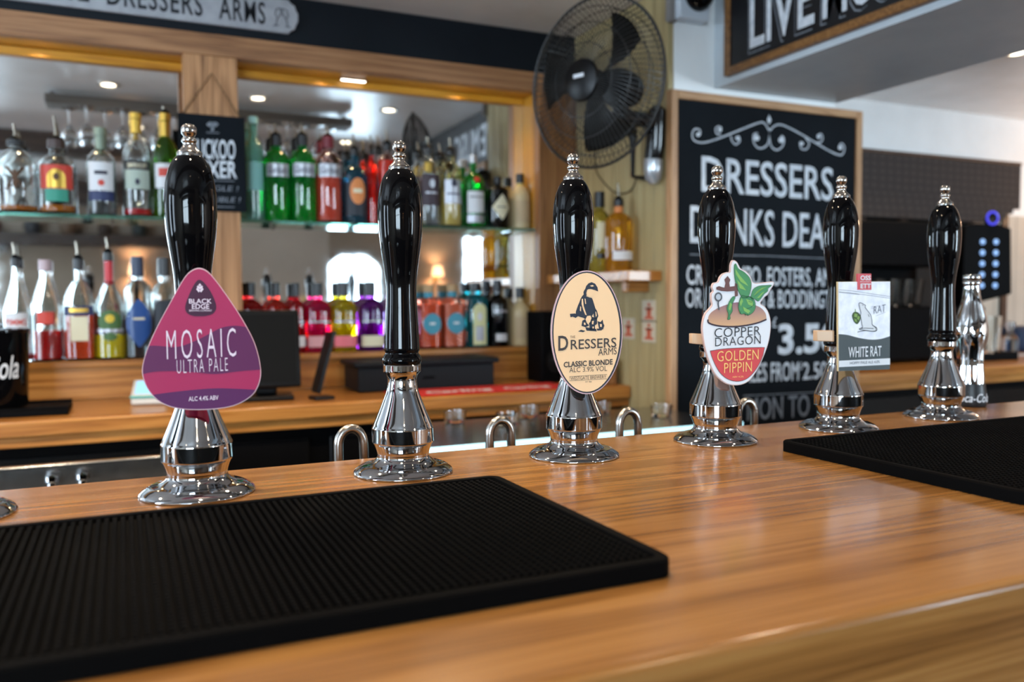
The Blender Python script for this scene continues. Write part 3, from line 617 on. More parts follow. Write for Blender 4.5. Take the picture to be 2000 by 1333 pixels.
# ------------------------------------------------------------------ name sign and hanging board
pn = Panel((.1, YP-.003, 1.02), 0)
t = thing('name_sign', 'silver grey street style plate with black capitals over the mirrors', 'sign', (.1, YP-.003, 1.02))
xr, zb_, zt_ = atY(582, 30, YP)[0]-.1, .006, .110
xl = -.62
plate = []
for sx, e in ((1, xr), (-1, xl)):
    c = .016
    pts = [(e-sx*.030, zb_), (e-sx*.022, zb_+.010), (e-sx*.010, zb_+.016), (e-sx*.006, zb_+.030), (e, zb_+.040), (e, zt_-.040), (e-sx*.006, zt_-.030), (e-sx*.010, zt_-.016), (e-sx*.022, zt_-.010), (e-sx*.030, zt_)]
    plate += pts if sx > 0 else pts[::-1]
GREYP = mottled('grey_sign_paint', (.30, .31, .34), (.38, .39, .42), 20, .45)
MB().prism(plate, 0, .012).build('plate', GREYP, t, bevel=.002)
LB = C('sign_black', (.012, .014, .018))
def stxt(s, x0, x1, sp=1.12): 
    a, b = atY(x0, 40, YP)[0]-.1, atY(x1, 40, YP)[0]-.1
    lettering(t, pn, s, (a, .026), (b, .026), .066, LB, .012, -.0008, px=False, spacing=sp)
stxt('THE', 68, 176); stxt('DRESSERS', 210, 396); stxt('ARMS', 428, 518)
cx = atY(550, 36, YP)[0]-.1
for sg in (-1, 1):
    q = [(cx+sg*.002, .080), (cx+sg*.016, .076), (cx+sg*.020, .058), (cx+sg*.012, .050), (cx+sg*.004, .060)]
    ribbon(t, 'glass_icon', [q+[q[0]], [(cx+sg*.013, .050), (cx+sg*.018, .028)], [(cx+sg*.010, .027), (cx+sg*.027, .025)]], .0026, LB, -.0008)
# board hanging on the upright
pn = Panel((.2625, YP-.018, .6), 0)
t = thing('hanging_board', 'small slate board on a string hung on the oak upright', 'sign', (.2625, YP-.018, .6))
o4 = pn.poly([(352, 224), (478, 230), (479, 414), (352, 410)]); xs_ = [p[0] for p in o4]; zs_ = [p[1] for p in o4]
bxl, bxr, bzb, bzt = min(xs_), max(xs_), min(zs_), max(zs_)
MB().box(bxl, bxr, 0, .012, bzb, bzt).build('board', CHALK, t, bevel=.001)
pk = (0, .30)
MB().tube([(bxl+.012, .004, bzt-.004), (0, .006, bzt+.125), (bxr-.012, .004, bzt-.004)], .0026, 8).build('string', mat('jute', (.13, .07, .03), .9), t)
for s, x0, y0, x1, y1, ht, b_ in (('CUCKOO', 370, 309, 460, 311, 271, .016), ('MIXER', 376, 346, 463, 348, 313, .016), ('SINGLE !', 384, 372, 466, 374, 362, .02), ('DOUBLE !', 384, 394, 470, 396, 384, .02)):
    lettering(t, pn, s, (x0, y0), (x1, y1), ht, CHALKW if s in ('CUCKOO', 'MIXER') else CHALKG, b_ if s in ('CUCKOO', 'MIXER') else .0, -.0006, 0 if s in ('CUCKOO', 'MIXER') else .15)
ribbon(t, 'chalk_line', [pn.poly([(388, 352), (458, 354)]), pn.poly([(388, 403), (458, 405)])], .002, CHALKG, -.0006)
tree = [pn.poly([(415+9*math.cos(a)+3*math.cos(5*a), 243-6*math.sin(a)-2*math.sin(3*a)) for a in [k*.35 for k in range(18)]]), pn.poly([(413, 246), (417, 246), (418, 256), (412, 256)])]
flat(t, 'tree_mark', tree, CHALKG, -.0006); ribbon(t, 'tree_mark', [pn.poly([(403, 259), (428, 260)])], .002, CHALKG, -.0006)

# ------------------------------------------------------------------ big chalkboard
YBD = YC-.03
pn = Panel((1.9, YBD, .3), 0)
t = thing('chalkboard', 'large oak framed blackboard listing drinks deals in white capitals', 'chalkboard', (1.9, YBD, .3))
x0, x1 = 1.512-1.9, 2.297-1.9; z1 = .821-.3; z0 = -.56-.3; fw = .026
MB().box(x0+fw, x1-fw, .008, .02, z0+fw, z1-fw).build('slate', CHALK, t, smooth=False)
for a, b, c, d, mm in ((x0, x0+fw, z0, z1, OAKS), (x1-fw, x1, z0, z1, OAKS), (x0+fw, x1-fw, z1-fw, z1, OAKSX), (x0+fw, x1-fw, z0, z0+fw, OAKSX)):
    MB().box(a, b, 0, .029, c, d).build('frame_rail', mm, t, bevel=.003)
def btx(s, xa, ya, xb, yb, yt, b_=.02, m=CHALKW, sp=1.0, y=.0072): lettering(t, pn, s, (xa, ya), (xb, yb), yt, m, b_, y, spacing=sp)
btx('DRESSERS', 1373, 372, 1630, 391, 303, .012)
btx('DRINKS DEALS', 1351, 473, 1652, 487, 400, .008)
btx('CRUZCAMPO, FOSTERS, AMSTEL', 1344, 555, 1668, 560, 517, .01)
btx('OR GUEST ALES & BODDINGTONS', 1342, 600, 1664, 602, 563, .01)
btx('£', 1512, 640, 1520, 640, 620, .0); btx('3.50', 1523, 691, 1640, 686, 633, .03)
btx('CASK ALES FROM', 1392, 750, 1563, 743, 712, .01); btx('£', 1565, 722, 1570, 722, 708, 0); btx('2.50', 1571, 742, 1618, 739, 709, .01)
btx('MON TO THURS', 1462, 822, 1680, 806, 778, .01, CHALKG)
ribbon(t, 'chalk_line', [pn.poly([(1350, 497), (1500, 500), (1664, 507)]), pn.poly([(1455, 774), (1655, 764)])], .003, CHALKG, .0072)
# scrollwork
def scroll(pts): return pn.poly(spline(pts, 6))
S1 = scroll([(1370, 262), (1361, 268), (1354, 262), (1357, 251), (1366, 251), (1372, 262)][:4]) 
def Zc(x, y): return (1280+x/2.564, y/2.564)
def zs(pts): return pn.poly(spline([Zc(*p) for p in pts], 6))
lines = [zs([(215, 680), (232, 668), (228, 648), (205, 645), (192, 668), (200, 700), (240, 713), (300, 700), (380, 670), (460, 638), (520, 615), (548, 612), (565, 630), (577, 655)]),
         zs([(940, 740), (930, 728), (942, 718), (955, 735), (950, 765), (930, 775), (880, 755), (820, 720), (740, 672), (670, 635), (630, 622), (600, 632), (582, 655)]),
         zs([(330, 655), (338, 640), (322, 632), (308, 645), (315, 668), (335, 672)]), zs([(408, 690), (425, 682), (430, 705), (410, 722), (392, 705), (385, 680)]),
         zs([(826, 690), (820, 678), (838, 670), (846, 690), (835, 712), (815, 712)]), zs([(745, 718), (732, 712), (738, 742), (765, 745), (778, 715), (760, 690)]),
         zs([(515, 690), (508, 675), (520, 666), (500, 672), (500, 710), (520, 738), (550, 738), (572, 715), (578, 670), (578, 640)]),
         zs([(636, 700), (640, 680), (652, 695), (645, 730), (615, 750), (588, 730), (580, 690), (578, 650)])]
ribbon(t, 'chalk_scroll', lines, .0052, mottled('chalk_mid', (.40, .43, .48), (.55, .58, .63), 30, .8), .0070)
dots = [pn.poly([(Zc(x, y)[0]+rr_*math.cos(a), Zc(x, y)[1]+rr_*1.0*math.sin(a)) for a in [k*.5 for k in range(13)]]) for x, y, rr_ in ((222, 672, 4.2), (330, 650, 3.8), (420, 692, 4), (826, 684, 3.6), (740, 718, 4), (934, 738, 4.2), (514, 690, 5.5), (638, 700, 5.5))]
dots.append(pn.poly([Zc(*p) for p in ((577, 572), (588, 600), (577, 622), (567, 600))]))
for d_ in dots: flat(t, 'chalk_dot', [d_], CHALKW, .0064)

# ------------------------------------------------------------------ live music sign on the beam (faces -X)
XS = XB0-.022
pn = Panel((XS, 1.6, 1.0), -math.pi/2)
t = thing('beam_sign', 'framed black sign on the side of the beam with shadowed white capitals', 'sign', (XS, 1.6, 1.0), -math.pi/2)
zb0 = .862-1.0; yfar = 2.078-1.6; za = ZCEIL-1.0-.004; fw = .024; xa, xb = -yfar, 1.15
MB().box(xa+fw, xb-fw, .006, .02, zb0+fw, za).build('board', mat('sign_black_paint', (.006, .006, .008), .4), t, smooth=False)
MB().box(xa, xa+fw, 0, .021, zb0, za).build('frame_rail', OAKSY, t, bevel=.003); MB().box(xb-fw, xb, 0, .021, zb0, za).build('frame_rail', OAKSY, t, bevel=.003); MB().box(xa+fw, xb-fw, 0, .021, zb0, zb0+fw).build('frame_rail', OAKSY, t, bevel=.003)
base = zb0+fw+.033; hgt = .155
def lx(px, py): return pn.at(px, py)[0]
for dx, dz, m, b_, yy in ((-.008, -.010, CHALKG, .035, .0052), (-.004, -.005, mat('sign_black_paint', (.006, .006, .008), .4), .045, .0048), (0, 0, CHALKW, .015, .0042)):
    for s, p0, p1 in (('LIVE', (1462, 90), (1588, 40)), ('MUSIC', (1604, 34), (1830, -60))):
        lettering(t, pn, s, (lx(*p0)+dx, base+dz), (lx(*p1)+dx, base+dz), hgt, m, b_, yy, px=False)
# white box with black dome on the column
c = atY(1362, 4, YC-.05)
t = thing('alarm_box', 'white box with a black dome high on the column beside the fan', 'alarm', (c[0], YC, c[2]))
MB().box(-.060, .050, -.045, -.001, -.050, .055).build('box', mat('box_white', (.60, .66, .74), .4), t, bevel=.004)
MB().box(-.085, -.050, -.022, -.001, -.058, .06).build('side_bracket', mat('grubby_grey', (.22, .20, .19), .6), t, bevel=.008)
MB().lathe([(.048, 0), (.048, .008), (.043, .024), (.030, .036), (.012, .042), (0, .043)], 28, Matrix.Translation((.005, -.045, .022)) @ Matrix.Rotation(R(90), 4, 'X'), cap=False).build('dome', BLACKG, t)

# ================================================================== WALL FAN
FC = Vector(tuple(atY(1162, 162, 2.06))); nrm = Vector((-.935, -.355, -.04)).normalized()
qf = nrm.to_track_quat('Z', 'Y').to_matrix().to_4x4()          # local +z = front
t = thing('wall_fan', 'black oscillating wall fan on the cream boarded wall above the small shelf', 'fan', (XW, FC.y+.10, FC.z))
MF = t.matrix_basis.inverted() if False else Matrix.Translation(-Vector((XW, FC.y+.10, FC.z))) @ Matrix.Translation(FC) @ qf
RB_ = .232
ring = lambda rad, z, n=64: [(rad*math.cos(2*math.pi*k/n), rad*math.sin(2*math.pi*k/n), z) for k in range(n)]
WIRE = mat('black_wire', (.012, .012, .012), .35)
MB().tube(ring(RB_, 0), .0042, 10, True, MF).build('cage_rim', WIRE, t)
for nm, sg, dp in (('front_grille', 1, .055), ('rear_grille', -1, .075)):
    mb = MB(); N = 84
    for k in range(N):
        a = 2*math.pi*k/N; pts = []
        for s_ in range(7):
            u = s_/6; rad = .045+(RB_-.045)*u; z = sg*dp*(1-u**3); aa = a+.25*sg*(1-u); pts.append((rad*math.cos(aa), rad*math.sin(aa), z))
        mb.tube(pts, 0.0011, 4, False, MF)
    for rad in (.10, .155, .20):
        u = (rad-.045)/(RB_-.045); mb.tube(ring(rad, sg*dp*(1-u**3), 48), .0014, 6, True, MF)
    mb.build(nm, WIRE, t)
MB().lathe([(0, .05), (.054, .050), (.058, .056), (.055, .064), (.035, .070), (0, .071)], 32, MF, cap=False).build('badge', BLACKP, t)
MB().box(-.018, .018, .005, .015, .0705, .0715, MF).build('badge_strip', C('white', (.70, .73, .78)), t, smooth=False)
MB().lathe([(0, -.02), (.034, -.02), (.038, .0), (.034, .03), (.02, .045), (0, .047)], 28, MF, cap=False).build('hub', BLACKM, t)
SMOKE = mat('smoked_blade', (.006, .0055, .005), .6, spec=.12)
for k in range(3):
    a0 = 2*math.pi*k/3+.5; v = []; f = []; nr, na = 8, 7
    for i in range(nr):
        u = i/(nr-1); rad = .03+.160*u; wd = .26+.40*math.sin(math.pi*min(1, u*1.1)*.55)
        for j in range(na):
            w_ = j/(na-1)-.5; a = a0+w_*wd*1.3+u*.35; v.append((rad*math.cos(a), rad*math.sin(a), .004-w_*.045*(1-.3*u)))
    for i in range(nr-1):
        for j in range(na-1): f.append((i*na+j, i*na+j+1, (i+1)*na+j+1, (i+1)*na+j))
    b = MB().add(v, f, MF).build('blade', SMOKE, t); sm = b.modifiers.new('thick', 'SOLIDIFY'); sm.thickness = .0022
MB().lathe([(0, -.185), (.030, -.183), (.046, -.170), (.054, -.140), (.056, -.10), (.050, -.078), (.03, -.072), (0, -.072)], 32, MF, cap=False).build('motor_housing', BLACKP, t)
og = Vector((XW, FC.y+.10, FC.z))
mc = MF @ Vector((0, 0, -.12))
brT, brB = Vector(tuple(atX(1283, 215, XW-.03)))-og, Vector(tuple(atX(1276, 350, XW-.03)))-og
el = Vector(tuple(atX(1272, 236, XW-.06)))-og
e2 = Vector(tuple(atX(1212, 228, XW-.19)))-og
MB().tube([mc, (mc+e2)/2+Vector((0, 0, -.012)), e2], [.028, .026, .024], 16).build('neck', BLACKP, t)
MB().tube(spline([e2+Vector((-.012, 0, .006)), e2, (e2+el)/2, el], 4), .024, 18).build('arm', mat('black_satin', (.006, .006, .007), .10), t)
MB().tube([brT+Vector((0, 0, .012)), brT, (brT+brB)/2, brB+Vector((0, 0, .06))], [.014, .027, .030, .029], 18).build('bracket', mat('black_satin', (.006, .006, .007), .10), t)
MB().tube([brB+Vector((0, 0, .06)), brB+Vector((0, 0, .03)), brB, brB+Vector((0, 0, -.016))], [.0292, .030, .025, .011], 18).build('bracket_tip', mat('silver_plastic', (.50, .53, .57), .2, .6), t)
e3 = Vector(tuple(atX(1236, 255, XW-.05)))-og; e4 = Vector(tuple(atX(1236, 345, XW-.04)))-og
MB().tube([e2+Vector((.01, 0, -.01)), e3, (e3+e4)/2, e4, (e4+brB)/2, brB], [.016, .015, .008, .007, .008, .012], 12).build('handle_loop', BLACKP, t)
cord = [atX(*q) for q in ((1172, 205, XW-.15), (1166, 260, XW-.13), (1163, 325, XW-.09), (1178, 355, XW-.04), (1205, 378, XW-.02), (1232, 372, XW-.012), (1244, 345, XW-.02))]
MB().tube([Vector(p)-og for p in spline([tuple(c) for c in cord], 6)], .0022, 8).build('cord', BLACKM, t)

# ------------------------------------------------------------------ small wall shelf in the alcove
a, b = atX(1295, 527, XW), atX(1060, 533, XW-.12)
t = thing('wall_shelf', 'short oak shelf on the cream boarded wall below the fan', 'shelf', (XW, 2.42, .262))
MB().box(-.125, -.001, 2.18-2.42, YP-.003-2.42, -.016, .016).build('board', OAKB, t, bevel=.003)
for y in (2.26, 2.60): MB().box(-.09, -.001, y-2.42-.01, y-2.42+.01, -.050, -.0165).build('bracket', OAKB, t, bevel=.002)

# ================================================================== BOTTLES
def glass(name, c, rough=0.0, ior=1.45): return mat('glass_'+name, c, rough, trans=1 if min(c) > .5 else .9, ior=ior)
def liquid(name, c): return mat('liquid_'+name, c, 0.0, trans=.97 if name == 'clear' else .42, ior=1.33)
def opaque(name, c, rough=.35, metal=0): return mat('solid_'+name, c, rough, metal)
STEEL = mat('pourer_steel', (.24, .21, .17), .3, 1)
def surf(prof, seg, n):   # radius at z from a profile
    def f(z):
        for j in range(len(prof)-1):
            if prof[j][1] <= z <= prof[j+1][1]:
                u = (z-prof[j][1])/max(1e-9, prof[j+1][1]-prof[j][1]); return prof[j][0]+(prof[j+1][0]-prof[j][0])*u
        return prof[-1][0]
    return f
def wrap(rad, n, u, z, off):
    """a point on the bottle skin, u = distance to the side measured from the front (-y)"""
    r = rad(z); a = -math.pi/2+u/r
    c, d = math.cos(a), math.sin(a); k = 1 if n == 2 else (abs(c)**n+abs(d)**n)**(-1/n)
    return ((r*k+off)*c, (r*k+off)*d, z)
def outline(shape, w, z0, z1):
    zc, h = (z0+z1)/2, (z1-z0)/2; K = 28
    if shape in ('oval', 'disc'): return [(w*math.cos(2*math.pi*k/K), zc+h*math.sin(2*math.pi*k/K)) for k in range(K)]
    if shape == 'diamond': base = [(w, zc), (0, z1), (-w, zc), (0, z0)]
    elif shape == 'pointed': return [(w*math.cos(2*math.pi*k/K)*(1-abs(math.sin(2*math.pi*k/K))**2*.55), zc+h*math.sin(2*math.pi*k/K)) for k in range(K)]
    elif shape == 'arch': base = [(w, z0)]+[(w*math.cos(math.pi*k/8), z1-w+w*math.sin(math.pi*k/8)) for k in range(9)]+[(-w, z0)]
    else: base = [(w, z0), (w, z1), (-w, z1), (-w, z0)]
    out = []
    for i in range(len(base)):
        a, b = base[i], base[(i+1) % len(base)]; s_ = max(1, int(math.hypot(a[0]-b[0], a[1]-b[1])/.006))
        out += [(a[0]+(b[0]-a[0])*k/s_, a[1]+(b[1]-a[1])*k/s_) for k in range(s_)]
    return out
def sticker(parent, rad, n, shape, w, z0, z1, m, off=.0005, name='label'):
    o = outline(shape, w, z0, z1); zc = (z0+z1)/2; mb = MB(); v = []; f = []; L = 6; N = len(o)
    for j in range(L+1):
        s_ = j/L
        for p in o: v.append(wrap(rad, n, p[0]*s_, zc+(p[1]-zc)*s_, off))
    for j in range(L):
        for i in range(N): f.append((j*N+i, j*N+(i+1) % N, (j+1)*N+(i+1) % N, (j+1)*N+i))
    return mb.add(v, f).build(name, m, parent)
def wraptext(parent, rad, n, s, w, z, h, m, off=.0009, shear=0, b=.01):
    v, f, top, bot = text_verts(s, b, shear); P = [wrap(rad, n, (p[0]-.5)*w, z+h*p[1]/top, off) for p in v]
    return MB().add(P, f).build('label_lettering', m, parent, smooth=False)

def bottle(label, cx, ybot, w, yshould, yneck, ytop, Y, zb, group, nw=.3, n=2, gl=CLEAR, hollow=True, liq=None, cap=None, pour=None, labels=(), shoulder='round', dy=1.0, X=None, capw=None, neckm=None):
    """cx, w and the y values are measured in the photograph and turned into metres at the real depth Y"""
    p = atY(cx, ybot, Y) if X is None else np.array([X, Y, 0]); x = p[0]
    dep = np.dot(np.array([x, Y, zb])-np.array([0, 0, CH]), fwd); k = dep/F
    Z = lambda y: (ybot-y)*k
    r = w*k/2/ (1.04 if n > 2 else 1.0); rn = r*nw; zs_, zn, zt = Z(yshould), Z(yneck), Z(ytop)
    t = thing('bottle', label, 'bottle', (x, Y, zb+.0005), 0, group)
    q = n
    prof = [(r*.90, 0, q), (r*.97, .0015, q), (r, .006, q), (r, zs_, q)]
    K = 8
    for j in range(1, K):
        u = j/K
        s_ = math.cos(u*math.pi/2)**.8 if shoulder == 'round' else (1-u if shoulder == 'cone' else 1-(3*u*u-2*u**3))
        nn = q+(2-q)*u if q > 2 else 2
        prof.append((rn+(r-rn)*s_, zs_+(zn-zs_)*u, nn))
    prof += [(rn, zn, 2), (rn, zt-.006, 2), (rn*1.12, zt-.005, 2), (rn*1.12, zt, 2)]
    seg_ = 32
    rad = surf(prof, seg_, n)
    if hollow:
        th = .0026; inner = [(max(.002, a[0]-th), max(a[1], .005) if i > 2 else .005+i*.0008, a[2]) for i, a in enumerate(prof)]
        MB().lathe(prof+inner[::-1], seg_, cap=False).lathe([(prof[0][0], 0, q)], seg_, cap=False).build('glass', gl, t, angle=50)
        # close the outside and inside of the base
        o = t.children[0]; me = o.data; bmm = bmesh.new(); bmm.from_mesh(me); bmm.verts.ensure_lookup_table()
        bmesh.ops.delete(bmm, geom=[v_ for v_ in bmm.verts if not v_.link_faces], context='VERTS')
        bmesh.ops.holes_fill(bmm, edges=[e_ for e_ in bmm.edges if e_.is_boundary and max(v_.co.z for v_ in e_.verts) < .01], sides=0)
        bmesh.ops.recalc_face_normals(bmm, faces=bmm.faces); bmm.to_mesh(me); bmm.free()
        if liq:
            zl_ = Z(liq[1]); lp = [(a[0]-.0004, a[1]+.0004, a[2]) for a in inner if a[1] < zl_]; rl = surf([(a[0], a[1]) for a in inner], 0, 2)(zl_)
            lp.append((rl-.0004, zl_, lp[-1][2])); MB().lathe(lp, seg_).build('liquid', liq[0], t, angle=50)
    else:
        MB().lathe(prof, seg_).build('glass', gl, t, angle=50)
    if neckm: MB().lathe([(rn+.0005, Z(neckm[1])), (rn+.0007, Z(neckm[2]))], 24, cap=False).build('neck_foil', neckm[0], t)
    top = zt
    if cap:
        cw = (capw or 1.2)*rn; z2 = Z(cap[1]); MB().lathe([(cw, zt-.004), (cw, z2-.001), (cw*.92, z2)], 24).build('cap', cap[0], t); top = z2
    if pour:
        z2 = Z(pour); MB().lathe([(rn*.9, top), (rn*1.05, top+.006), (rn*.5, top+.010), (.004, top+.014)], 20).build('stopper', BLACKM, t)
        MB().tube([(0, 0, top+.010), (0, 0, top+(z2-top)*.45), (-.004, -.002, z2)], [.0050, .0040, .0028], 10).build('pourer', STEEL, t)
    for lb in labels:
        sh, hw, ya, yb_, m_ = lb[:5]; off = lb[5] if len(lb) > 5 else .0005
        if sh == 'text': wraptext(t, rad, n, m_[1], hw*r*2, Z(yb_), (yb_-ya)*k, m_[0], .0011, m_[2] if len(m_) > 2 else 0)
        else: sticker(t, rad, n, sh, hw*r, Z(yb_), Z(ya), m_, off)
    return t
PW = opaque('label_white', (.66, .66, .68), .6); PC = opaque('label_cream', (.66, .60, .42), .6); PS = opaque('label_silver', (.42, .42, .46), .35, .5)
BLK = opaque('cap_black', (.012, .012, .014), .35); RED = opaque('label_red', (.55, .05, .03), .5); NAV = opaque('label_navy', (.02, .03, .10), .5)
GOLD = opaque('gold', (.55, .34, .06), .35, .7); ORG = opaque('label_orange', (.62, .20, .05), .5); TEAL = opaque('label_teal', (.03, .26, .18), .5)
BRN = opaque('label_brown', (.10, .045, .02), .6); YLW = opaque('label_yellow', (.60, .42, .03), .5); PNK = opaque('label_pink', (.72, .16, .20), .5)
BLU = opaque('label_blue', (.01, .055, .22), .3); DSK = opaque('label_disc_blue', (.04, .23, .32), .5); GRN = opaque('label_green', (.05, .12, .03), .5); INKB = opaque('label_ink', (.03, .03, .05), .6)
GU = 'spirit bottles on the glass shelves'; GL = 'spirit bottles on the oak ledge'
YU, ZU = 2.797, ZS+.0005
B = bottle
B('squat clear bottle with brown X mark and pourer, far left of glass shelf', 35, 411, 70, 318, 286, 278, YU-.009, ZU, GU, .26, liq=(liquid('amber', (.72, .22, .03)), 398), cap=(BLK, 270), pour=238, capw=1.7,
  labels=(('rect', .10, 330, 365, BRN), ('text', .55, 325, 368, (BRN, 'X', 0))))
B('clear bottle with red, gold and green label on the left glass shelf', 114, 415, 66, 318, 300, 284, YU, ZU, GU, .40, liq=(liquid('amber', (.72, .22, .03)), 398), cap=(opaque('cap_brown', (.05, .025, .02)), 270), pour=224,
  labels=(('rect', .98, 322, 368, RED), ('arch', .50, 330, 366, GOLD, .0009), ('rect', .62, 368, 392, TEAL, .0010), ('disc', .16, 338, 352, BRN, .0014)))
B('clear bottle with white label, red seal and dark blue band on the left glass shelf', 200, 420, 52, 318, 291, 262, YU, ZU, GU, .34, liq=(liquid('clear', (.9, .93, .95)), 330), cap=(opaque('cap_sage', (.20, .24, .18), .35, .4), 249), capw=1.25,
  labels=(('rect', .96, 318, 373, PW), ('disc', .22, 352, 364, RED, .001), ('rect', .97, 374, 392, NAV), ('rect', .45, 335, 342, INKB, .001)), neckm=(opaque('cap_sage', (.20, .24, .18), .35, .4), 291, 262))
B('clear bottle with gold neck and black topped pale label on the left glass shelf', 270, 424, 52, 312, 270, 232, YU, ZU, GU, .36, liq=(liquid('red', (.75, .02, .03)), 409), cap=(GOLD, 223), neckm=(GOLD, 262, 236),
  labels=(('rect', .97, 317, 335, BLK), ('rect', .94, 335, 372, opaque('label_mint', (.36, .42, .36), .6)), ('disc', .16, 352, 364, INKB, .001), ('text', .7, 322, 331, (PC, 'SMIRNOFF'))))
B('green bottle with gold foil neck and white label behind the magenta pump handle', 327, 428, 50, 318, 270, 238, YU, ZU, GU, .34, gl=glass('bottle_green', (.10, .30, .02)), hollow=False, cap=(GOLD, 226), pour=212, neckm=(GOLD, 275, 242),
  labels=(('rect', .97, 325, 372, PW), ('rect', .6, 334, 350, RED, .001)))
B('tall pale aqua frosted bottle right beside the oak upright, top shelf', 498, 430, 38, 298, 272, 240, YU, ZU, GU, .42, gl=glass('aqua', (.42, .74, .66), .12), hollow=True, cap=(opaque('cap_aqua', (.25, .42, .38)), 229), labels=(('rect', .9, 318, 372, opaque('label_aqua', (.16, .36, .33), .5)),))
gg = glass('gin_green', (.01, .52, .07))
for cx, yb, lb in ((542, 432, 'left of the two green gin bottles with silver bands, top shelf'), (593, 434, 'right of the two green gin bottles with silver bands, top shelf')):
    B(lb, cx, yb, 50, 318, 292, 284, YU, ZU, GU, .36, gl=gg, hollow=False, cap=(BLK, 266), pour=243, labels=(('rect', .99, 322, 347, PS), ('text', .8, 327, 341, (INKB, "Gordon's", .3))))
B('clear bottle of pink gin with silver band and dark red cap, top shelf', 643, 437, 52, 318, 298, 290, YU, ZU, GU, .36, gl=glass('blush', (.98, .80, .76)), liq=(liquid('coral', (.90, .16, .10)), 345), cap=(opaque('cap_wine', (.16, .01, .02)), 270), pour=250,
  labels=(('rect', .99, 325, 350, PS), ('text', .8, 330, 344, (INKB, "Gordon's", .3))), hollow=True)
B('dark blue bottle with round orange label on the top shelf', 694, 440, 50, 350, 325, 305, YU, ZU, GU, .30, gl=glass('ink_blue', (.03, .22, .34)), hollow=False, cap=(BLK, 295), pour=266, labels=(('rect', .98, 362, 425, opaque('label_black', (.01, .012, .02), .5)), ('oval', .62, 353, 404, ORG, .001), ('rect', .35, 374, 382, PC, .0015)))
B('red bottle half hidden between orange labelled bottle and pump handle', 727, 441, 20, 335, 312, 304, YU+.0, ZU, GU, .36, gl=glass('scarlet', (.88, .03, .01)), hollow=False, cap=(BLK, 292), pour=268)
B('clear based red bottle with tall pourer against the bare pump handle', 758, 442, 40, 320, 304, 296, YU, ZU, GU, .38, gl=glass('clearer_red', (.98, .85, .82)), liq=(liquid('scarlet', (.88, .04, .01)), 318), cap=(BLK, 285), pour=258, labels=(('rect', .8, 362, 400, PW),))
B('dark labelled bottle with gold top immediately right of the bare pump handle', 838, 441, 42, 338, 312, 300, YU, ZU, GU, .40, liq=(liquid('clear', (.9, .93, .95)), 385), cap=(BLK, 290), pour=268, neckm=(GOLD, 335, 318), labels=(('rect', .98, 342, 402, opaque('label_plum', (.03, .014, .022), .5)), ('disc', .25, 352, 368, PS, .001), ('rect', .6, 376, 379, PS, .001)))
B('pale yellow bottle with grey label and pourer on the top shelf', 881, 442, 42, 338, 316, 302, YU, ZU, GU, .40, gl=glass('straw', (.95, .92, .66)), liq=(liquid('straw', (.88, .68, .30)), 372), cap=(BLK, 294), pour=270, labels=(('rect', .92, 352, 398, PS), ('disc', .28, 352, 366, INKB, .001), ('rect', .7, 378, 381, INKB, .001)))
B('green round shouldered gin bottle with red seal and white label', 925, 443, 42, 358, 335, 316, YU, ZU, GU, .30, gl=gg, hollow=False, cap=(opaque('cap_silver', (.5, .5, .52), .3, .6), 303), labels=(('rect', .95, 374, 415, PW), ('disc', .30, 346, 358, RED), ('rect', .97, 420, 434, PS), ('rect', .7, 384, 386, INKB, .001)))
B('squat black bottle with a pale diamond label', 972, 445, 46, 372, 362, 356, YU, ZU, GU, .30, gl=glass('black', (.01, .01, .012)), hollow=False, cap=(BLK, 345), labels=(('diamond', .86, 380, 430, PC), ('rect', .45, 404, 406, INKB, .001)))
B('cream stoneware bottle with black stopper and yellow shoulder, right end of top shelf', 1016, 447, 38, 385, 362, 356, YU, ZU, GU, .36, gl=opaque('stone_cream', (.52, .40, .22), .35), hollow=False, cap=(BLK, 340), labels=(('rect', .9, 392, 436, opaque('label_sand', (.46, .34, .20), .6)),), neckm=(YLW, 375, 360))
YL, ZL = 2.800, .0205
B('clear bottle with white label in red letters at the left end of the ledge', 36, 694, 46, 596, 530, 506, YL, ZL, GL, .28, liq=(liquid('dark_red', (.35, .01, .02)), 678), cap=(BLK, 492), pour=462, shoulder='cone', labels=(('rect', .97, 598, 641, PW), ('text', .8, 610, 622, (RED, 'PIMMS'))))
B('pale capped bottle of red drink second from left on the ledge', 93, 694, 52, 588, 530, 516, YL, ZL, GL, .34, liq=(liquid('cherry', (.80, .03, .03)), 634), cap=(opaque('cap_blush', (.50, .36, .38)), 497), shoulder='cone', labels=(('rect', .6, 598, 622, RED),))
B('bottle of orange red liqueur with navy and gold label on the ledge', 158, 693, 56, 590, 535, 515, YL, ZL, GL, .26, liq=(liquid('orange_red', (.85, .07, .01)), 600), cap=(BLK, 496), pour=462, n=4, labels=(('rect', .9, 588, 606, NAV), ('rect', .55, 592, 600, GOLD, .001), ('rect', .52, 608, 655, PC)))
B('red necked bottle of bright yellow liquid with green label', 217, 693, 56, 592, 540, 500, YL, ZL, GL, .26, liq=(liquid('yellow', (1.0, .78, .02)), 645), cap=(BLK, 486), pour=457, shoulder='cone', neckm=(opaque('foil_red', (.55, .01, .02)), 548, 500), labels=(('oval', .80, 598, 642, GRN), ('disc', .30, 606, 622, YLW, .001), ('rect', .9, 634, 640, PS, .001), ('oval', .45, 642, 656, GRN)))
B('square clear bottle with navy cap and pointed blue label', 273, 692, 50, 562, 540, 530, YL, ZL, GL, .38, n=5, liq=(liquid('clear', (.9, .93, .95)), 600), cap=(opaque('cap_navy', (.01, .02, .06)), 495), labels=(('pointed', .88, 577, 670, BLU), ('rect', .4, 613, 617, PC, .001)))
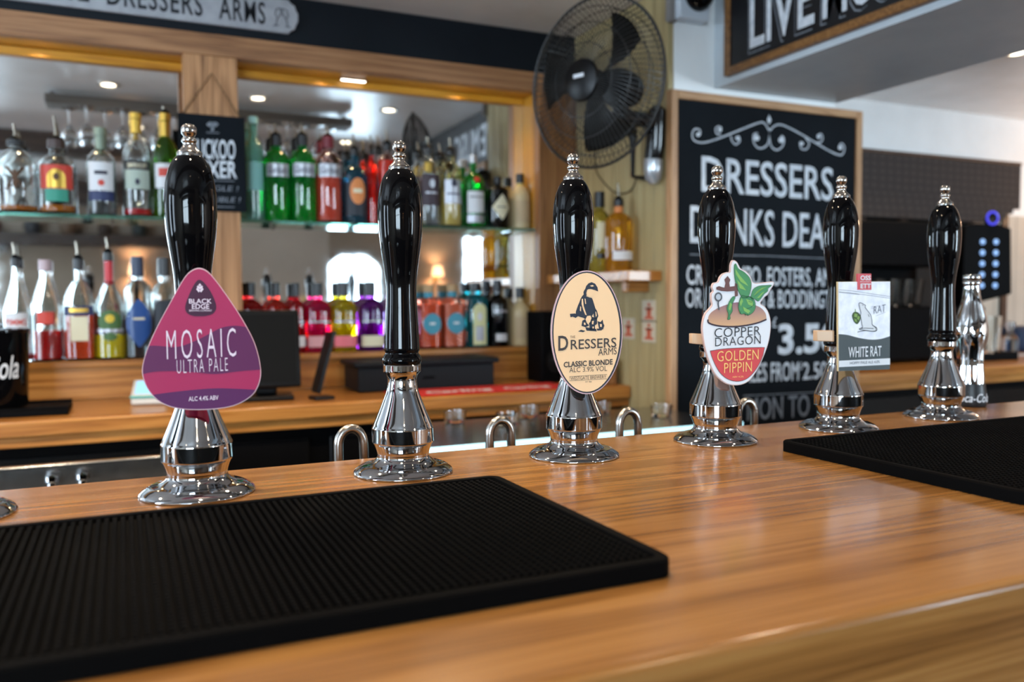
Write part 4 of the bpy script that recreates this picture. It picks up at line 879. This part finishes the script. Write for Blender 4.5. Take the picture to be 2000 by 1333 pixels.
B('black capped bottle half hidden by the magenta badge', 325, 691, 46, 570, 545, 530, YL, ZL, GL, .38, n=4, liq=(liquid('clear', (.9, .93, .95)), 600), cap=(BLK, 498), labels=(('rect', .9, 580, 660, opaque('label_black', (.01, .012, .02), .5)),))
gin = lambda nm, c, cx, lb, lm, yb=682, w=50, dY=0: B(lb, cx, yb, w, 596, 580, 572, YL+dY, ZL, GL, .34, n=3, gl=glass(nm, c), hollow=False, cap=(BLK, 548), labels=(('rect', .97, 651, 672, lm), ('rect', .85, 622, 625, PS)))
rd = glass('ruby', (.72, .01, .015))
gin('ruby', (.72, .01, .015), 492, 'ruby red bottle beside the oak upright, over the till screen', PW, 688, 44)
gin('flame', (.85, .035, .01), 541, 'flame red bottle standing behind the right edge of the till', PW, 686, 40)
gin('crimson', (.70, .01, .02), 580, 'crimson bottle between the flame red and the hot pink ones', PW, 684, 34)
gin('hot_pink', (.85, .01, .16), 622, 'hot pink gin bottle on the ledge', opaque('label_rose', (.60, .30, .32), .5), 683)
gin('lemon', (.86, .70, .01), 672, 'yellow gin bottle with pink label on the ledge', PNK, 682)
gin('violet', (.30, .01, .42), 725, 'violet gin bottle with cream label on the ledge', PC, 681)
gin('lavender', (.45, .30, .62), 778, 'pale violet bottle hidden by the bare pump handle', PC, 680)
for cx, lb, c, yl in ((838, 'coral square bottle with blue disc, next to the bare pump handle', (.98, .22, .08), 645), (884, 'paler coral square bottle with blue disc, left of the teal one', (.98, .42, .28), 590)):
    B(lb, cx, 676, 46, 582, 576, 564, YL, ZL, GL, .40, n=5, liq=(liquid('coral%d' % cx, c), 590), gl=glass('coral%d' % cx, (.98, .66, .56)), cap=(opaque('cork', (.42, .27, .14), .8), 552), neckm=(DSK, 576, 564), labels=(('disc', .74, 607, 648, DSK), ('rect', .25, 625, 629, PW, .001)))
B('tall teal gin bottle with pale yellow arched label', 930, 673, 42, 582, 570, 562, YL, ZL, GL, .42, n=5, gl=glass('teal', (.02, .50, .58)), hollow=False, cap=(BLK, 548), labels=(('arch', .60, 588, 668, opaque('label_primrose', (.66, .66, .36), .5)), ('rect', .38, 632, 660, PS, .001), ('disc', .25, 605, 622, PW, .001)))
B('black bottle with a small white label on the ledge', 972, 671, 44, 590, 570, 562, YL, ZL, GL, .34, gl=glass('black', (.01, .01, .012)), hollow=False, cap=(BLK, 542), labels=(('rect', .55, 646, 660, PW), ('rect', .7, 600, 605, PS)))
B('cream stoneware bottle at the right end of the oak ledge', 1016, 669, 42, 604, 584, 574, YL, ZL, GL, .34, gl=opaque('stone_cream', (.52, .40, .22), .35), hollow=False, cap=(BLK, 556), labels=(('rect', .9, 612, 655, opaque('label_sand', (.46, .34, .20), .6)),))
GS = 'bottles on the small wall shelf'
def sb(cx, lb, Yd, **k):
    X = XW-.062; B(lb, cx, 527, k.pop('w'), k.pop('ys'), k.pop('yn'), k.pop('yt'), Yd, .2785, GS, X=X, **k)
sb(1220, 'amber bottle with orange neck and white strip label on small shelf', 2.335, w=54, ys=432, yn=412, yt=398, nw=.30, gl=glass('amber', (.85, .42, .02)), hollow=False, cap=(BLK, 388), pour=356, neckm=(ORG, 414, 392), labels=(('rect', .98, 488, 505, PW),))
sb(1183, 'yellow bottle with cream label and black cap on small shelf', 2.455, w=40, ys=425, yn=405, yt=398, nw=.42, gl=glass('olive_yellow', (.70, .60, .10)), hollow=False, cap=(BLK, 370), labels=(('rect', .8, 430, 480, PC), ('rect', .8, 490, 500, BLK)))
sb(1152, 'olive bottle with dark label next to the oval clip pump', 2.575, w=36, ys=430, yn=410, yt=392, nw=.36, gl=glass('olive', (.42, .45, .08)), hollow=False, cap=(BLK, 376), labels=(('rect', .9, 425, 450, BLK),))

# ================================================================== BACK COUNTER THINGS
ZT = -.0955
def at_c(px, py): return atZ(px, py, ZT)
# till
c = atY(535, 700, 2.50)
t = thing('till', 'black touchscreen till on the back counter behind the magenta badge', 'till', (c[0]-.02, 2.52, ZT), R(-6))
MB().box(-.075, .075, -.05, .07, 0, .014).build('foot', BLACKP, t, bevel=.004)
MB().box(-.03, .03, .0, .035, .0145, .13).build('stand', BLACKP, t, bevel=.006)
Mt = Matrix.Translation((-.03, -.02, .15)) @ Matrix.Rotation(R(-12), 4, 'X')
MB().box(-.155, .125, -.012, .02, -.115, .112, Mt).build('casing', BLACKP, t, bevel=.006)
MB().box(-.142, .112, -.0135, -.0121, -.100, .098, Mt).build('screen', mat('dark_screen', (.005, .005, .005), .6, spec=.1), t, smooth=False)
a, b = atY(590, 765, 2.46), atY(611, 640, 2.50)
t = thing('customer_display', 'slim upright black display seen edge on beside the till', 'display', (a[0]+.035, 2.45, ZT), R(-80))
MB().box(-.03, .03, -.01, .05, 0, .010).build('foot', BLACKP, t, bevel=.003)
Md = Matrix.Translation((0, 0, .02)) @ Matrix.Rotation(R(-16), 4, 'X')
MB().box(-.026, .026, 0, .008, 0, .185, Md).build('panel', BLACKP, t, bevel=.002)
MB().box(-.027, .027, -.003, -.0003, .004, .182, Md).build('bezel', BLACKP, t, bevel=.001); MB().box(-.0295, -.0272, .000, .006, .02, .17, Md).build('edge_trim', CHROME, t, smooth=False)
# payment reader
a = at_c(292, 792)
t = thing('card_reader', 'white card reader with pale blue screen and teal rim left of the till', 'card reader', (a[0], a[1]+.045, ZT), R(-8))
MB().box(-.042, .050, -.045, .045, .001, .020).build('cradle', mat('white_plastic', (.62, .60, .56), .35), t, bevel=.006)
MB().box(-.044, .052, -.047, .047, .0205, .027).build('rim', mat('teal_plastic', (.10, .42, .36), .35), t, bevel=.002)
Mr = Matrix.Translation((0, 0, .03)) @ Matrix.Rotation(R(28), 4, 'X')
MB().box(-.042, .050, -.040, .045, 0, .018, Mr).build('body', mat('white_plastic', (.62, .60, .56), .35), t, bevel=.005)
MB().box(-.032, .040, -.030, .034, .0183, .0188, Mr).build('screen', mat('lit_screen', (.1, .2, .3), .3, emit=(.30, .62, .95), estr=1.3), t, smooth=False)
# cash drawer: lid overhangs the body
a, b = atY(690, 740, 2.56), atY(972, 740, 2.56)
t = thing('cash_drawer', 'wide charcoal drawer box with overhanging lid behind the bare pump', 'cash drawer', ((a[0]+b[0])/2, 2.640, ZT)); W = (b[0]-a[0])/2
GREYD = mat('charcoal_plastic', (.005, .006, .008), .5, spec=.22)
MB().box(-W+.015, W-.015, -.085, .10, .001, .078).build('body', GREYD, t, bevel=.004)
MB().box(-W, W, -.098, .10, .0785, .0965).build('lid', GREYD, t, bevel=.005)
MB().box(-.02, .02, -.088, -.0855, .035, .043).build('lock_plate', BLACKM, t, smooth=False)
# red bar runner
t = thing('bar_runner', 'red bar towel runner with white print on the back counter', 'bar towel', (1.02, 2.445, ZT))
a, b = atZ(760, 771, ZT)[0]-1.02, atZ(1085, 752, ZT)[0]-1.02
REDC = mottled('red_towel', (.45, .012, .010), (.60, .022, .018), 50, .9)
MB().box(a, b, -.075, .09, 0, .005).build('cloth', REDC, t, bevel=.002)
v, f, tp, bt = text_verts('Carling', .03, .2); MB().add([(a+.10+p[0]*.22, -.045+p[1]/tp*.055, .0056) for p in v], f).build('lettering', PAPERW, t, smooth=False)
v, f, tp, bt = text_verts('Carling', .03, .2); MB().add([(a+.36+p[0]*.16, -.045+p[1]/tp*.05, .0056) for p in v], f).build('lettering', PAPERW, t, smooth=False)
# oak block and dark canister at the right end
a = at_c(1215, 756)
t = thing('wooden_box', 'small brown wooden box at the right end of the back counter', 'box', (1.44, 2.45, ZT)); MB().box(-.055, .055, -.05, .05, 0, .075).build('body', OAKD, t, bevel=.003); MB().box(-.058, .058, -.053, .053, .0755, .084).build('lid', OAKD, t, bevel=.002)
c = atY(1066, 745, 2.60)
t = thing('black_speaker', 'black upright speaker box hidden behind the oval clip pump', 'speaker', (c[0]+.02, 2.62, ZT)); MB().box(-.055, .055, -.06, .06, 0, .245).build('cabinet', BLACKM, t, bevel=.005)
MB().lathe([(.042, 0), (.042, .003), (.030, -.0), (.012, .004), (0, .005)], 28, Matrix.Translation((0, -.061, .075)) @ Matrix.Rotation(R(90), 4, 'X'), cap=False).build('cone', BLACKP, t)
MB().lathe([(.022, 0), (.022, .003), (.008, .004), (0, .005)], 24, Matrix.Translation((0, -.061, .18)) @ Matrix.Rotation(R(90), 4, 'X'), cap=False).build('tweeter', BLACKP, t)
# black script tub and its tray
c = atY(0, 770, 2.47)
t = thing('serving_tray', 'low black tray on the back counter at the left edge', 'tray', (c[0]+.02, 2.50, ZT)); MB().box(-.17, .135, -.075, .11, 0, .016).build('base', BLACKM, t, bevel=.003); MB().box(-.17, .135, -.075, -.068, .0162, .022).box(-.17, .135, .103, .11, .0162, .022).build('lip', BLACKM, t, bevel=.001)
xr = atY(53, 700, 2.47)[0]; rt = .075
t = thing('black_tub', 'round black tub with white script at the left edge', 'tub', (xr-rt*.95, 2.51, ZT+.0225), R(-22))
MB().lathe([(0, 0), (rt*.88, 0), (rt*.9, .004), (rt, .19), (rt*1.03, .192), (rt*1.03, .198), (rt*.96, .198), (rt*.86, .01), (0, .01)], 48, cap=False).build('shell', BLACKG, t)
rd_ = surf([(rt*.9, .004), (rt, .19)], 0, 2); wraptext(t, rd_, 2, 'Coca-Cola', .17, .075, .058, PAPERW, .001, .35, .005)
# ------------------------------------------------------------------ sink and glassware below the back edge
SINK = mat('sink_steel', (.42, .43, .44), .22, 1)
t = thing('under_bar_sink', 'stainless steel sink unit between the two counters at the left', 'sink', (-.25, 2.10, -.25))
MB().box(-1.2, .40, -.22, .225, -.02, 0).build('deck', SINK, t, bevel=.004)
MB().box(-1.2, .40, .0, .02, .001, .085).build('splashback', SINK, t, bevel=.003)
MB().box(-1.2, .40, -.22, -.205, -.30, -.021).build('apron', SINK, t, bevel=.003)
for x in (-.02, .10, .16): MB().lathe([(0, 0), (.010, 0), (.009, .02), (.014, .024), (.014, .034), (0, .038)], 20, Matrix.Translation((x, -.03, .03)), cap=False).build('tap_head', CHROME, t)
for x in (-1.15, .35): MB().tube([(x, 0, -.72), (x, 0, -.021)], .018, 12).build('leg', SINK, t)
t = thing('glass_washer_shelf', 'steel drip shelf with cool lit front edge between the counters', 'shelf', (1.05, 2.0, -.137))
MB().box(-.45, .42, -.25, .14, -.02, 0).build('deck', SINK, t, bevel=.004)
MB().box(-.45, .42, -.262, -.251, -.022, .004).build('light_strip', mat('cool_strip', (.5, .8, .9), .4, emit=(.45, .85, 1.0), estr=1.5), t, smooth=False)
for x in (-.4, .38):
    for y in (-.2, .10): MB().tube([(x, y, -.75), (x, y, -.021)], .015, 12).build('leg', SINK, t)
tum = None
for i, (x, y) in enumerate([(.80, 2.10), (.91, 2.0), (1.02, 2.10), (1.14, 1.98), (1.24, 2.08), (1.36, 1.95)]):
    g = MB().lathe([(0, 0), (.026, 0), (.028, .004), (.031, .032), (.029, .032), (.0255, .008), (0, .008)], 24, cap=False) if tum is None else None
    if g: o = g.build('tumbler', CLEAR, loc=(x, y, -.1365)); tum = o
    else: o = tum.copy(); COL.objects.link(o); o.location = (x, y, -.1365)
    tag(o, 'upturned clear tumbler on the drip shelf, number %s from the sink' % ['one', 'two', 'three', 'four', 'five', 'six'][i], 'glass', 'tumblers on the drip shelf')
# red cross printed notices on the cream wall
for j, (px, py, h_, lb) in enumerate([(1268, 608, 54, 'upper'), (1268, 648, 56, 'lower'), (1228, 642, 60, 'left')]):
    c = atX(px, py, XW-.001); t = thing('wall_notice', '%s of three small white notices with red figures under the small shelf' % lb, 'notice', (XW-.0012, c[1], c[2]), -math.pi/2, 'red printed notices on the boards')
    s_ = .0385; MB().box(-s_, s_, -.001, 0, -s_*.9, s_*.9).build('sheet', opaque('paper_cream', (.55, .48, .36), .7), t, smooth=False)
    flat(t, 'print', [[(-.012, -.018), (.012, -.018), (.012, .010), (-.012, .010)], [(-.025, -.026), (.025, -.026), (.025, -.018), (-.025, -.018)], [(-.022, .004), (.022, .004), (.022, .011), (-.022, .011)], [(-.007, .014), (.007, .014), (.007, .026), (-.007, .026)]], opaque('print_red', (.50, .10, .05), .7), -.0014)

# ------------------------------------------------------------------ right hand side: coffee machine, blind, glasses
ZR = -.0955; YM = 2.56
def mx(px, Y=YM): return atY(px, 600, Y)[0]
t = thing('coffee_machine', 'bulky black coffee machine with rounded hood on the right back counter', 'coffee machine', (3.1, YM, ZR))
xa, xb = mx(1640)-3.1, mx(1872)-3.1; Z = lambda y: atY(1780, y, YM)[2]-ZR
MB().box(xa, xb, .0, .36, .012, Z(600)).build('body', BLACKM, t, bevel=.010)
MB().box(xa, xb, .22, .36, Z(600)+.0005, Z(520)).build('back_panel', BLACKM, t, smooth=False)
hood = [(xa, Z(520)), (xb, Z(520)), (xb, Z(450)), (xb-.02, Z(436)), (xb-.10, Z(431)), (xa+.20, Z(431)), (xa+.05, Z(440)), (xa, Z(455))]
MB().prism(hood, .03, .36).build('hood', BLACKM, t, bevel=.008)
for x in (xa+.08, xb-.10): MB().box(x-.03, x+.03, .02, .1, 0, .0118).build('foot', BLACKM, t, smooth=False)
hb = None
for i, px in enumerate([1700, 1728, 1757, 1784]):
    x = mx(px, YM+.10); loc = (x, YM+.10, ZR+Z(600)+.0005)
    if hb is None: hb = MB().lathe([(0, 0), (.026, 0), (.028, .004), (.042, .12), (.0395, .12), (.0255, .010), (0, .010)], 24, cap=False).build('tumbler', CLEAR, loc=loc); o = hb
    else: o = hb.copy(); COL.objects.link(o); o.location = loc
    tag(o, 'tall clear glass in the coffee machine niche, %s from its left' % ['first', 'second', 'third', 'fourth'][i], 'glass', 'glasses in the coffee machine niche')
# button tower
t = thing('drink_dispenser', 'black drinks dispenser head with two columns of blue lit buttons', 'dispenser', (mx(1912), YM-.04, ZR), R(-14))
sc = np.dot(np.array([mx(1912), YM, 0]), fwd)/F; Zp = lambda y: (atY(1912, y, YM-.04)[2]-ZR)
MB().prism([(-.13, Zp(600)), (.125, Zp(575)), (.115, Zp(445)), (.05, Zp(436)), (-.06, Zp(436)), (-.12, Zp(440))], 0, .20).build('head', BLACKM, t, bevel=.006)
MB().box(-.075, .075, .10, .20, .02, Zp(600)-.0005).build('column', BLACKM, t, bevel=.004)
MB().box(-.13, .14, -.03, .22, 0, .038).build('drip_tray', BLACKM, t, bevel=.004)
LIT = mat('blue_button', (.2, .35, .6), .3, emit=(.28, .48, .95), estr=.6)
for r_ in range(5):
    for c_ in range(2):
        x, z = -.032+c_*.068, Zp(472)-r_*(Zp(472)-Zp(558))/4
        MB().lathe([(0, 0), (.0125, 0), (.0125, .003), (.009, .005), (0, .005)], 20, Matrix.Translation((x, -.0005, z)) @ Matrix.Rotation(R(90), 4, 'X'), cap=False).build('button', LIT, t)
Mrg = Matrix.Translation((.0, -.02, Zp(426))) @ Matrix.Rotation(R(90), 4, 'X')
MB().tube([(.027*math.cos(k*math.pi/16), .027*math.sin(k*math.pi/16), 0) for k in range(32)], .0042, 10, True, Mrg).build('light_ring', mat('blue_ring', (.05, .05, .5), .3, emit=(.06, .06, .9), estr=.9), t)
MB().lathe([(0, -.004), (.022, -.004), (.022, .002), (0, .003)], 24, Mrg, cap=False).build('ring_core', BLACKG, t)
MB().lathe([(.014, 0), (.014, .03), (.008, .034)], 16, Matrix.Translation((0, .01, Zp(438)))).build('ring_neck', BLACKP, t)
# jug and glasses under / beside the dispenser
def jar(label, px, py, Yd, prof, mt, cat='glass', name='glass_jar'):
    x = atY(px, py, Yd)[0]; o = MB().lathe(prof, 28, cap=False).build(name, mt, loc=(x, Yd, ZR)); tag(o, label, cat, 'glassware beside the dispenser'); return o
TMB = [(0, 0), (.03, 0), (.032, .004), (.038, .16), (.035, .16), (.029, .012), (0, .012)]
jar('clear blue glinting glass jug in front of the dispenser column', 1893, 680, YM-.11, [(0, .0), (.038, .0), (.042, .006), (.046, .10), (.040, .15), (.044, .185), (.041, .185), (.037, .15), (.043, .10), (.038, .012), (0, .012)], CLEAR).location.z = ZR+.0385
jar('tall straight glass standing beside the jug on drip tray', 1937, 680, YM-.11, TMB, CLEAR).location.z = ZR+.0385
jar('small stoppered glass bottle right of the drip tray', 1972, 684, YM+.02, [(0, 0), (.034, 0), (.036, .004), (.036, .085), (.014, .115), (.014, .135), (.022, .14), (.022, .165), (0, .17)], glass('ice_blue', (.72, .84, .98)), 'bottle', 'glass_bottle')
c = atZ(1975, 694, ZR); o = bx(-.07, .09, -.04, .05, 0, .004).build('napkin', opaque('napkin_white', (.60, .60, .62), .8), loc=(c[0], c[1], ZR)); tag(o, 'folded white napkin on the right back counter', 'napkin')
c = atY(1990, 650, 2.82); o = MB().box(-.11, .16, -.06, .07, 0, .13).build('ice_bucket', mat('navy_cloth', (.012, .03, .075), .7), loc=(c[0]+.05, 2.84, ZR), bevel=.03); o.name = 'folded_towel_pile'; tag(o, 'dark blue folded cloth pile at the right edge of the counter', 'towels')
# tweed roman blind
TW = tweed('tweed')
xb0, xb1 = atY(1688, 330, 2.93)[0]-.1, atY(1994, 330, 2.93)[0]; zt = atY(1690, 295, 2.93)[2]
t = thing('roman_blind', 'dark brown tweed roman blind with stacked lower folds over the window', 'blind', ((xb0+xb1)/2, 2.93, zt)); W = (xb1-xb0)/2
zz = lambda y: atY(1990, y, 2.93)[2]-zt
MB().box(-W, W, 0, .012, zz(404), 0).build('blind_panel', TW, t, smooth=False)
for k, (y, xo) in enumerate([(414, .0), (424, .06), (434, .12), (443, .18)]):
    MB().box(-W, W-xo-.02, -.014-.006*k, .010, zz(y+7)+.03, zz(y-6)+.04).build('fold', TW, t, bevel=.003)
MB().box(-W, W, -.006, .02, -.004, .012).build('head_rail', DKB, t, smooth=False)
# cream boarding right of the window
pl = thing('wall_boarding', None, None, (4.05, 3.0, 0)); pl['kind'] = 'structure'
for i in range(12): bx(i*.085, i*.085+.082, 0, .028, -.09, .62).build('plank', CREAMW, pl, bevel=.002)
# small fittings on the column's far side
c = atX(1697, 388, XB1+.05)
t = thing('corner_shelf', 'little brown shelf jutting out beside the chalkboard', 'shelf', (XB1+.001, 2.45, .50))
z_ = lambda y: atY(1697, y, 2.42)[2]-.50
MB().box(0, .085, -.05, .05, z_(402), z_(368)).build('board', OAKD, t, bevel=.003); MB().prism([(0, z_(430)), (.02, z_(430)), (.06, z_(403)), (0, z_(403))], -.01, .01).build('bracket', OAKD, t, smooth=False)
o = MB().lathe([(0, 0), (.014, 0), (.016, .004), (.030, .045), (.034, .075), (.028, .10), (0, .108)], 24, cap=False).build('white_vase', mat('white_ceramic', (.62, .70, .76), .25), loc=(XB1+.038, 2.45, .50+z_(368)+.0005)); tag(o, 'small white vase on the little shelf beside the chalkboard', 'vase')
t = thing('leaflet_rack', 'stack of pale blue leaflets sticking out beside the chalkboard', 'leaflets', (XB1+.001, 2.30, .30))
z_ = lambda y: atY(1705, y, 2.30)[2]-.30
for k, (ya, yb_) in enumerate([(440, 430), (428, 419), (417, 408)]): MB().box(0, .11-.008*k, -.05, .05, z_(ya), z_(yb_)).build('leaflet_pile', [mat('leaf_blue', (.36, .52, .62), .5), mat('leaf_navy', (.05, .09, .15), .5), mat('leaf_navy', (.05, .09, .15), .5)][k], t, smooth=False)
# chrome contour bottle on the front counter
c = atZ(1893, 793, 0)
t = thing('contour_bottle', 'chrome contour soda bottle with black script base behind the farthest pump', 'bottle', (c[0], c[1]-.0, .0005), R(-40))
hb_ = atY(1893, 536, c[1])[2]
k = hb_/.245
P = [(0, 0), (.0275, 0), (.0292, .004), (.0290, .020), (.0262, .038), (.0255, .042)]
MB().lathe([(a*k, b*k) for a, b in P], 40, cap=False).build('base', mat('black_rubberised', (.012, .013, .015), .4), t)
P = [(.0255, .0425), (.0235, .060), (.0222, .080), (.0232, .100), (.0262, .116), (.0288, .130), (.0290, .142), (.0272, .156), (.0232, .172), (.0190, .186), (.0158, .200), (.0140, .215), (.0135, .226), (.0155, .2275), (.0155, .2320), (.0142, .2335), (.0155, .2350), (.0155, .2400), (.0140, .2440), (0, .2450)]
P2 = spline(P[:14], 2)+P[14:]
v = []; f = []; sg_ = 60
for a, b in P2:
    fl = 1 if .045 < b < .112 or .158 < b < .20 else 0
    for i in range(sg_):
        an = 2*math.pi*i/sg_; rr_ = a*k*(1+(.035*math.cos(10*an) if fl else 0)+(.02*math.sin(9*an)*math.sin(b*900) if .114 < b < .156 else 0)); v.append((rr_*math.cos(an), rr_*math.sin(an), b*k))
for j in range(len(P2)-1):
    for i in range(sg_): f.append((j*sg_+i, j*sg_+(i+1) % sg_, (j+1)*sg_+(i+1) % sg_, (j+1)*sg_+i))
MB().add(v, f).build('body', CHROME, t, angle=60)
wraptext(t, surf([(.0292*k, 0), (.0292*k, .030)], 0, 2), 2, 'Coca-Cola', .062, .009, .015, PAPERW, .0012, .3)

# ================================================================== OVERHEAD: rack with hung wine glasses, downlights
t = thing('glass_rack', 'dark timber rack hung over the bar, seen in the mirror', 'rack', (.4, 1.32, 1.08))
GRW = wood('grey_timber', (.09, .08, .07), (.15, .135, .12), (.20, .18, .16), 'X', 1, .5)
for y in (-.055, -.018, .018, .055): MB().box(-.69, .70, y-.010, y+.010, 0, .044).build('rail', GRW, t, bevel=.002)
for x in (-.66, 0, .66): MB().tube([(x, 0, .0445), (x, 0, ZCEIL-1.08-.001)], .004, 8).build('hanger', BRUSH, t); MB().box(x-.008, x+.008, -.066, .066, .0445, .054).build('cross_bar', GRW, t, smooth=False)
wg = None; WGP = [(.032, 0), (.0325, -.002), (.005, -.006), (.0035, -.012), (.0035, -.070), (.010, -.080), (.034, -.105), (.038, -.130), (.030, -.175), (.0288, -.175), (.0365, -.130), (.0325, -.107), (.009, -.084), (0, -.0815)]
k = 0
for i in range(9):
    for j, y in enumerate((-.0365, .0365)):
        if (i+j) % 5 == 4: continue
        loc = (.4-.60+i*.15+j*.075, 1.32+y, 1.079+.0)
        if wg is None: wg = MB().lathe([(0, 0)]+WGP, 24, cap=False).build('wine_glass', CLEAR, loc=loc); o = wg
        else: o = wg.copy(); COL.objects.link(o); o.location = loc
        o.location.z = 1.0795
        tag(o, 'clear wine glass hanging upside down from the rack', 'wine glass', 'wine glasses hung from the rack')
dl = None
LAMPM = mat('lamp_face', (1, .9, .75), .4, emit=(1, .86, .66), estr=9)
NMS = ['over the upright', 'right of the upright', 'beyond the rack end', 'at the far left', 'by the window blind', 'over the left drinkers side', 'over the middle drinkers side', 'over the left tables', 'over the right tables', 'over the left bar mat', 'over the right bar mat', 'in front of the coffee machine']
for (x, y), nm in zip(DOWN, NMS):
    t = thing('downlight', 'recessed round ceiling downlight '+nm, 'downlight', (x, y, ZCEIL), 0, 'recessed ceiling downlights')
    if dl is None:
        a = MB().lathe([(.046, 0), (.046, -.003), (.040, -.006), (.030, -.004), (.030, 0)], 28, cap=False).build('bezel', BRUSH, t); b = MB().lathe([(0, -.0015), (.029, -.0015)], 28, cap=False).build('bulb', LAMPM, t); dl = (a, b)
    else:
        for q in dl: d = q.copy(); COL.objects.link(d); d.parent = t
for x in (.12, 3.1): lamp('POINT', 'shade_glow', (x, -2.90, .50), 5, (1, .66, .38), radius=.03)
# soffit spots under the lintel
for i, (x, lb) in enumerate(((float(atY(690, 150, 2.815)[0]), 'over the green bottles'),)):
    t = thing('soffit_light', 'small strip light under the back bar lintel '+lb, 'light', (x, 2.815, .9325), 0, 'strip lights under the lintel')
    MB().box(-.045, .045, -.008, .008, -.006, 0).build('housing', BRUSH, t, smooth=False)
    MB().box(-.040, .040, -.006, .006, -.0072, -.0062).build('diffuser', mat('strip_face', (1, .9, .8), .4, emit=(1, .90, .78), estr=9), t, smooth=False)

# ================================================================== THE DRINKERS' SIDE, which the mirrors and the chrome show
struct('trim_3', bx(-3.2, 5.5, .12, .30, 1.02, ZCEIL-.001), DKW)
struct('trim_4', bx(-3.2, 5.5, -1.9, -1.72, .95, ZCEIL-.001), DKW)
t = thing('partition', 'short cream wall end between the windows, seen in the mirror', 'partition', (1.2, -1.6, ZFLOOR)); MB().box(-.42, .42, -.06, .06, .001, ZCEIL-ZFLOOR-.002).build('panel', CREAMW, t, bevel=.004)
MB().box(-.43, .43, -.075, -.061, .6, .66).box(-.43, .43, .061, .075, .6, .66).build('dado_rail', DKW, t, smooth=False)
t = thing('plate_shelf', 'high dark timber shelf of jugs and plates seen in the left mirror', 'shelf', (-.25, -2.93, .80))
MB().box(-.85, .85, -.065, .09, -.11, 0).build('board', DKW, t, bevel=.004)
for x in (-.7, .7): MB().prism([(x-.02, -.111), (x+.02, -.111), (x+.02, -.17), (x-.02, -.17)], -.06, .02).build('bracket', DKW, t, smooth=False)
JC = [(.10, .035, .02), (.03, .035, .045), (.16, .10, .06), (.05, .03, .02), (.04, .06, .06), (.20, .12, .07)]
for i in range(6):
    x = -1.0+i*.29; k = .8+.12*(i % 3)
    o = MB().lathe([(0, 0), (.05*k, 0), (.072*k, .04*k), (.070*k, .10*k), (.045*k, .135*k), (.050*k, .155*k), (.045*k, .155*k), (.040*k, .135*k), (0, .03)], 28, cap=False).build('stoneware_jar', mat('jar_glaze_%d' % i, JC[i], .3), loc=(x, -2.92, .8005))
    tag(o, ['first', 'second', 'third', 'fourth', 'fifth', 'sixth'][i]+' stoneware jar from the left on the high dark shelf', 'jar', 'jars on the high shelf')
for i, x in enumerate((.12, 1.45, 3.1)):
    t = thing('wall_lamp', ['left', 'middle', 'right'][i]+' shaded wall lamp between the pub windows', 'wall lamp', (x, -2.999, .42), 0, 'wall lamps on the window wall')
    MB().box(-.02, .02, 0, .03, -.05, .03).build('back_plate', mat('brass', (.5, .33, .12), .25, 1), t, bevel=.003)
    MB().lathe([(.065, .02), (.042, .13)], 28, Matrix.Translation((0, .09, 0)), cap=False).build('shade', mat('lit_shade', (.9, .6, .35), .7, emit=(1, .58, .30), estr=3.0), t)
    MB().tube([(0, .03, 0), (0, .09, 0), (0, .09, .04)], .005, 8).build('arm', mat('brass', (.5, .33, .12), .25, 1), t)
for i, (x, y) in enumerate(((-1.3, -1.3), (.9, -2.2), (3.0, -1.5))):
    t = thing('pub_table', ['left', 'middle', 'right'][i]+' round dark pub table on a pedestal', 'table', (x, y, ZFLOOR), 0, 'pub tables on the drinkers side')
    MB().lathe([(0, .72), (.33, .72), (.34, .73), (.34, .745), (.33, .75), (0, .75)], 40, cap=False).build('table_top', DKW, t)
    MB().lathe([(.22, 0), (.22, .02), (.05, .05), (.035, .12), (.045, .4), (.03, .55), (.06, .719)], 24).build('pedestal', BLACKM, t)
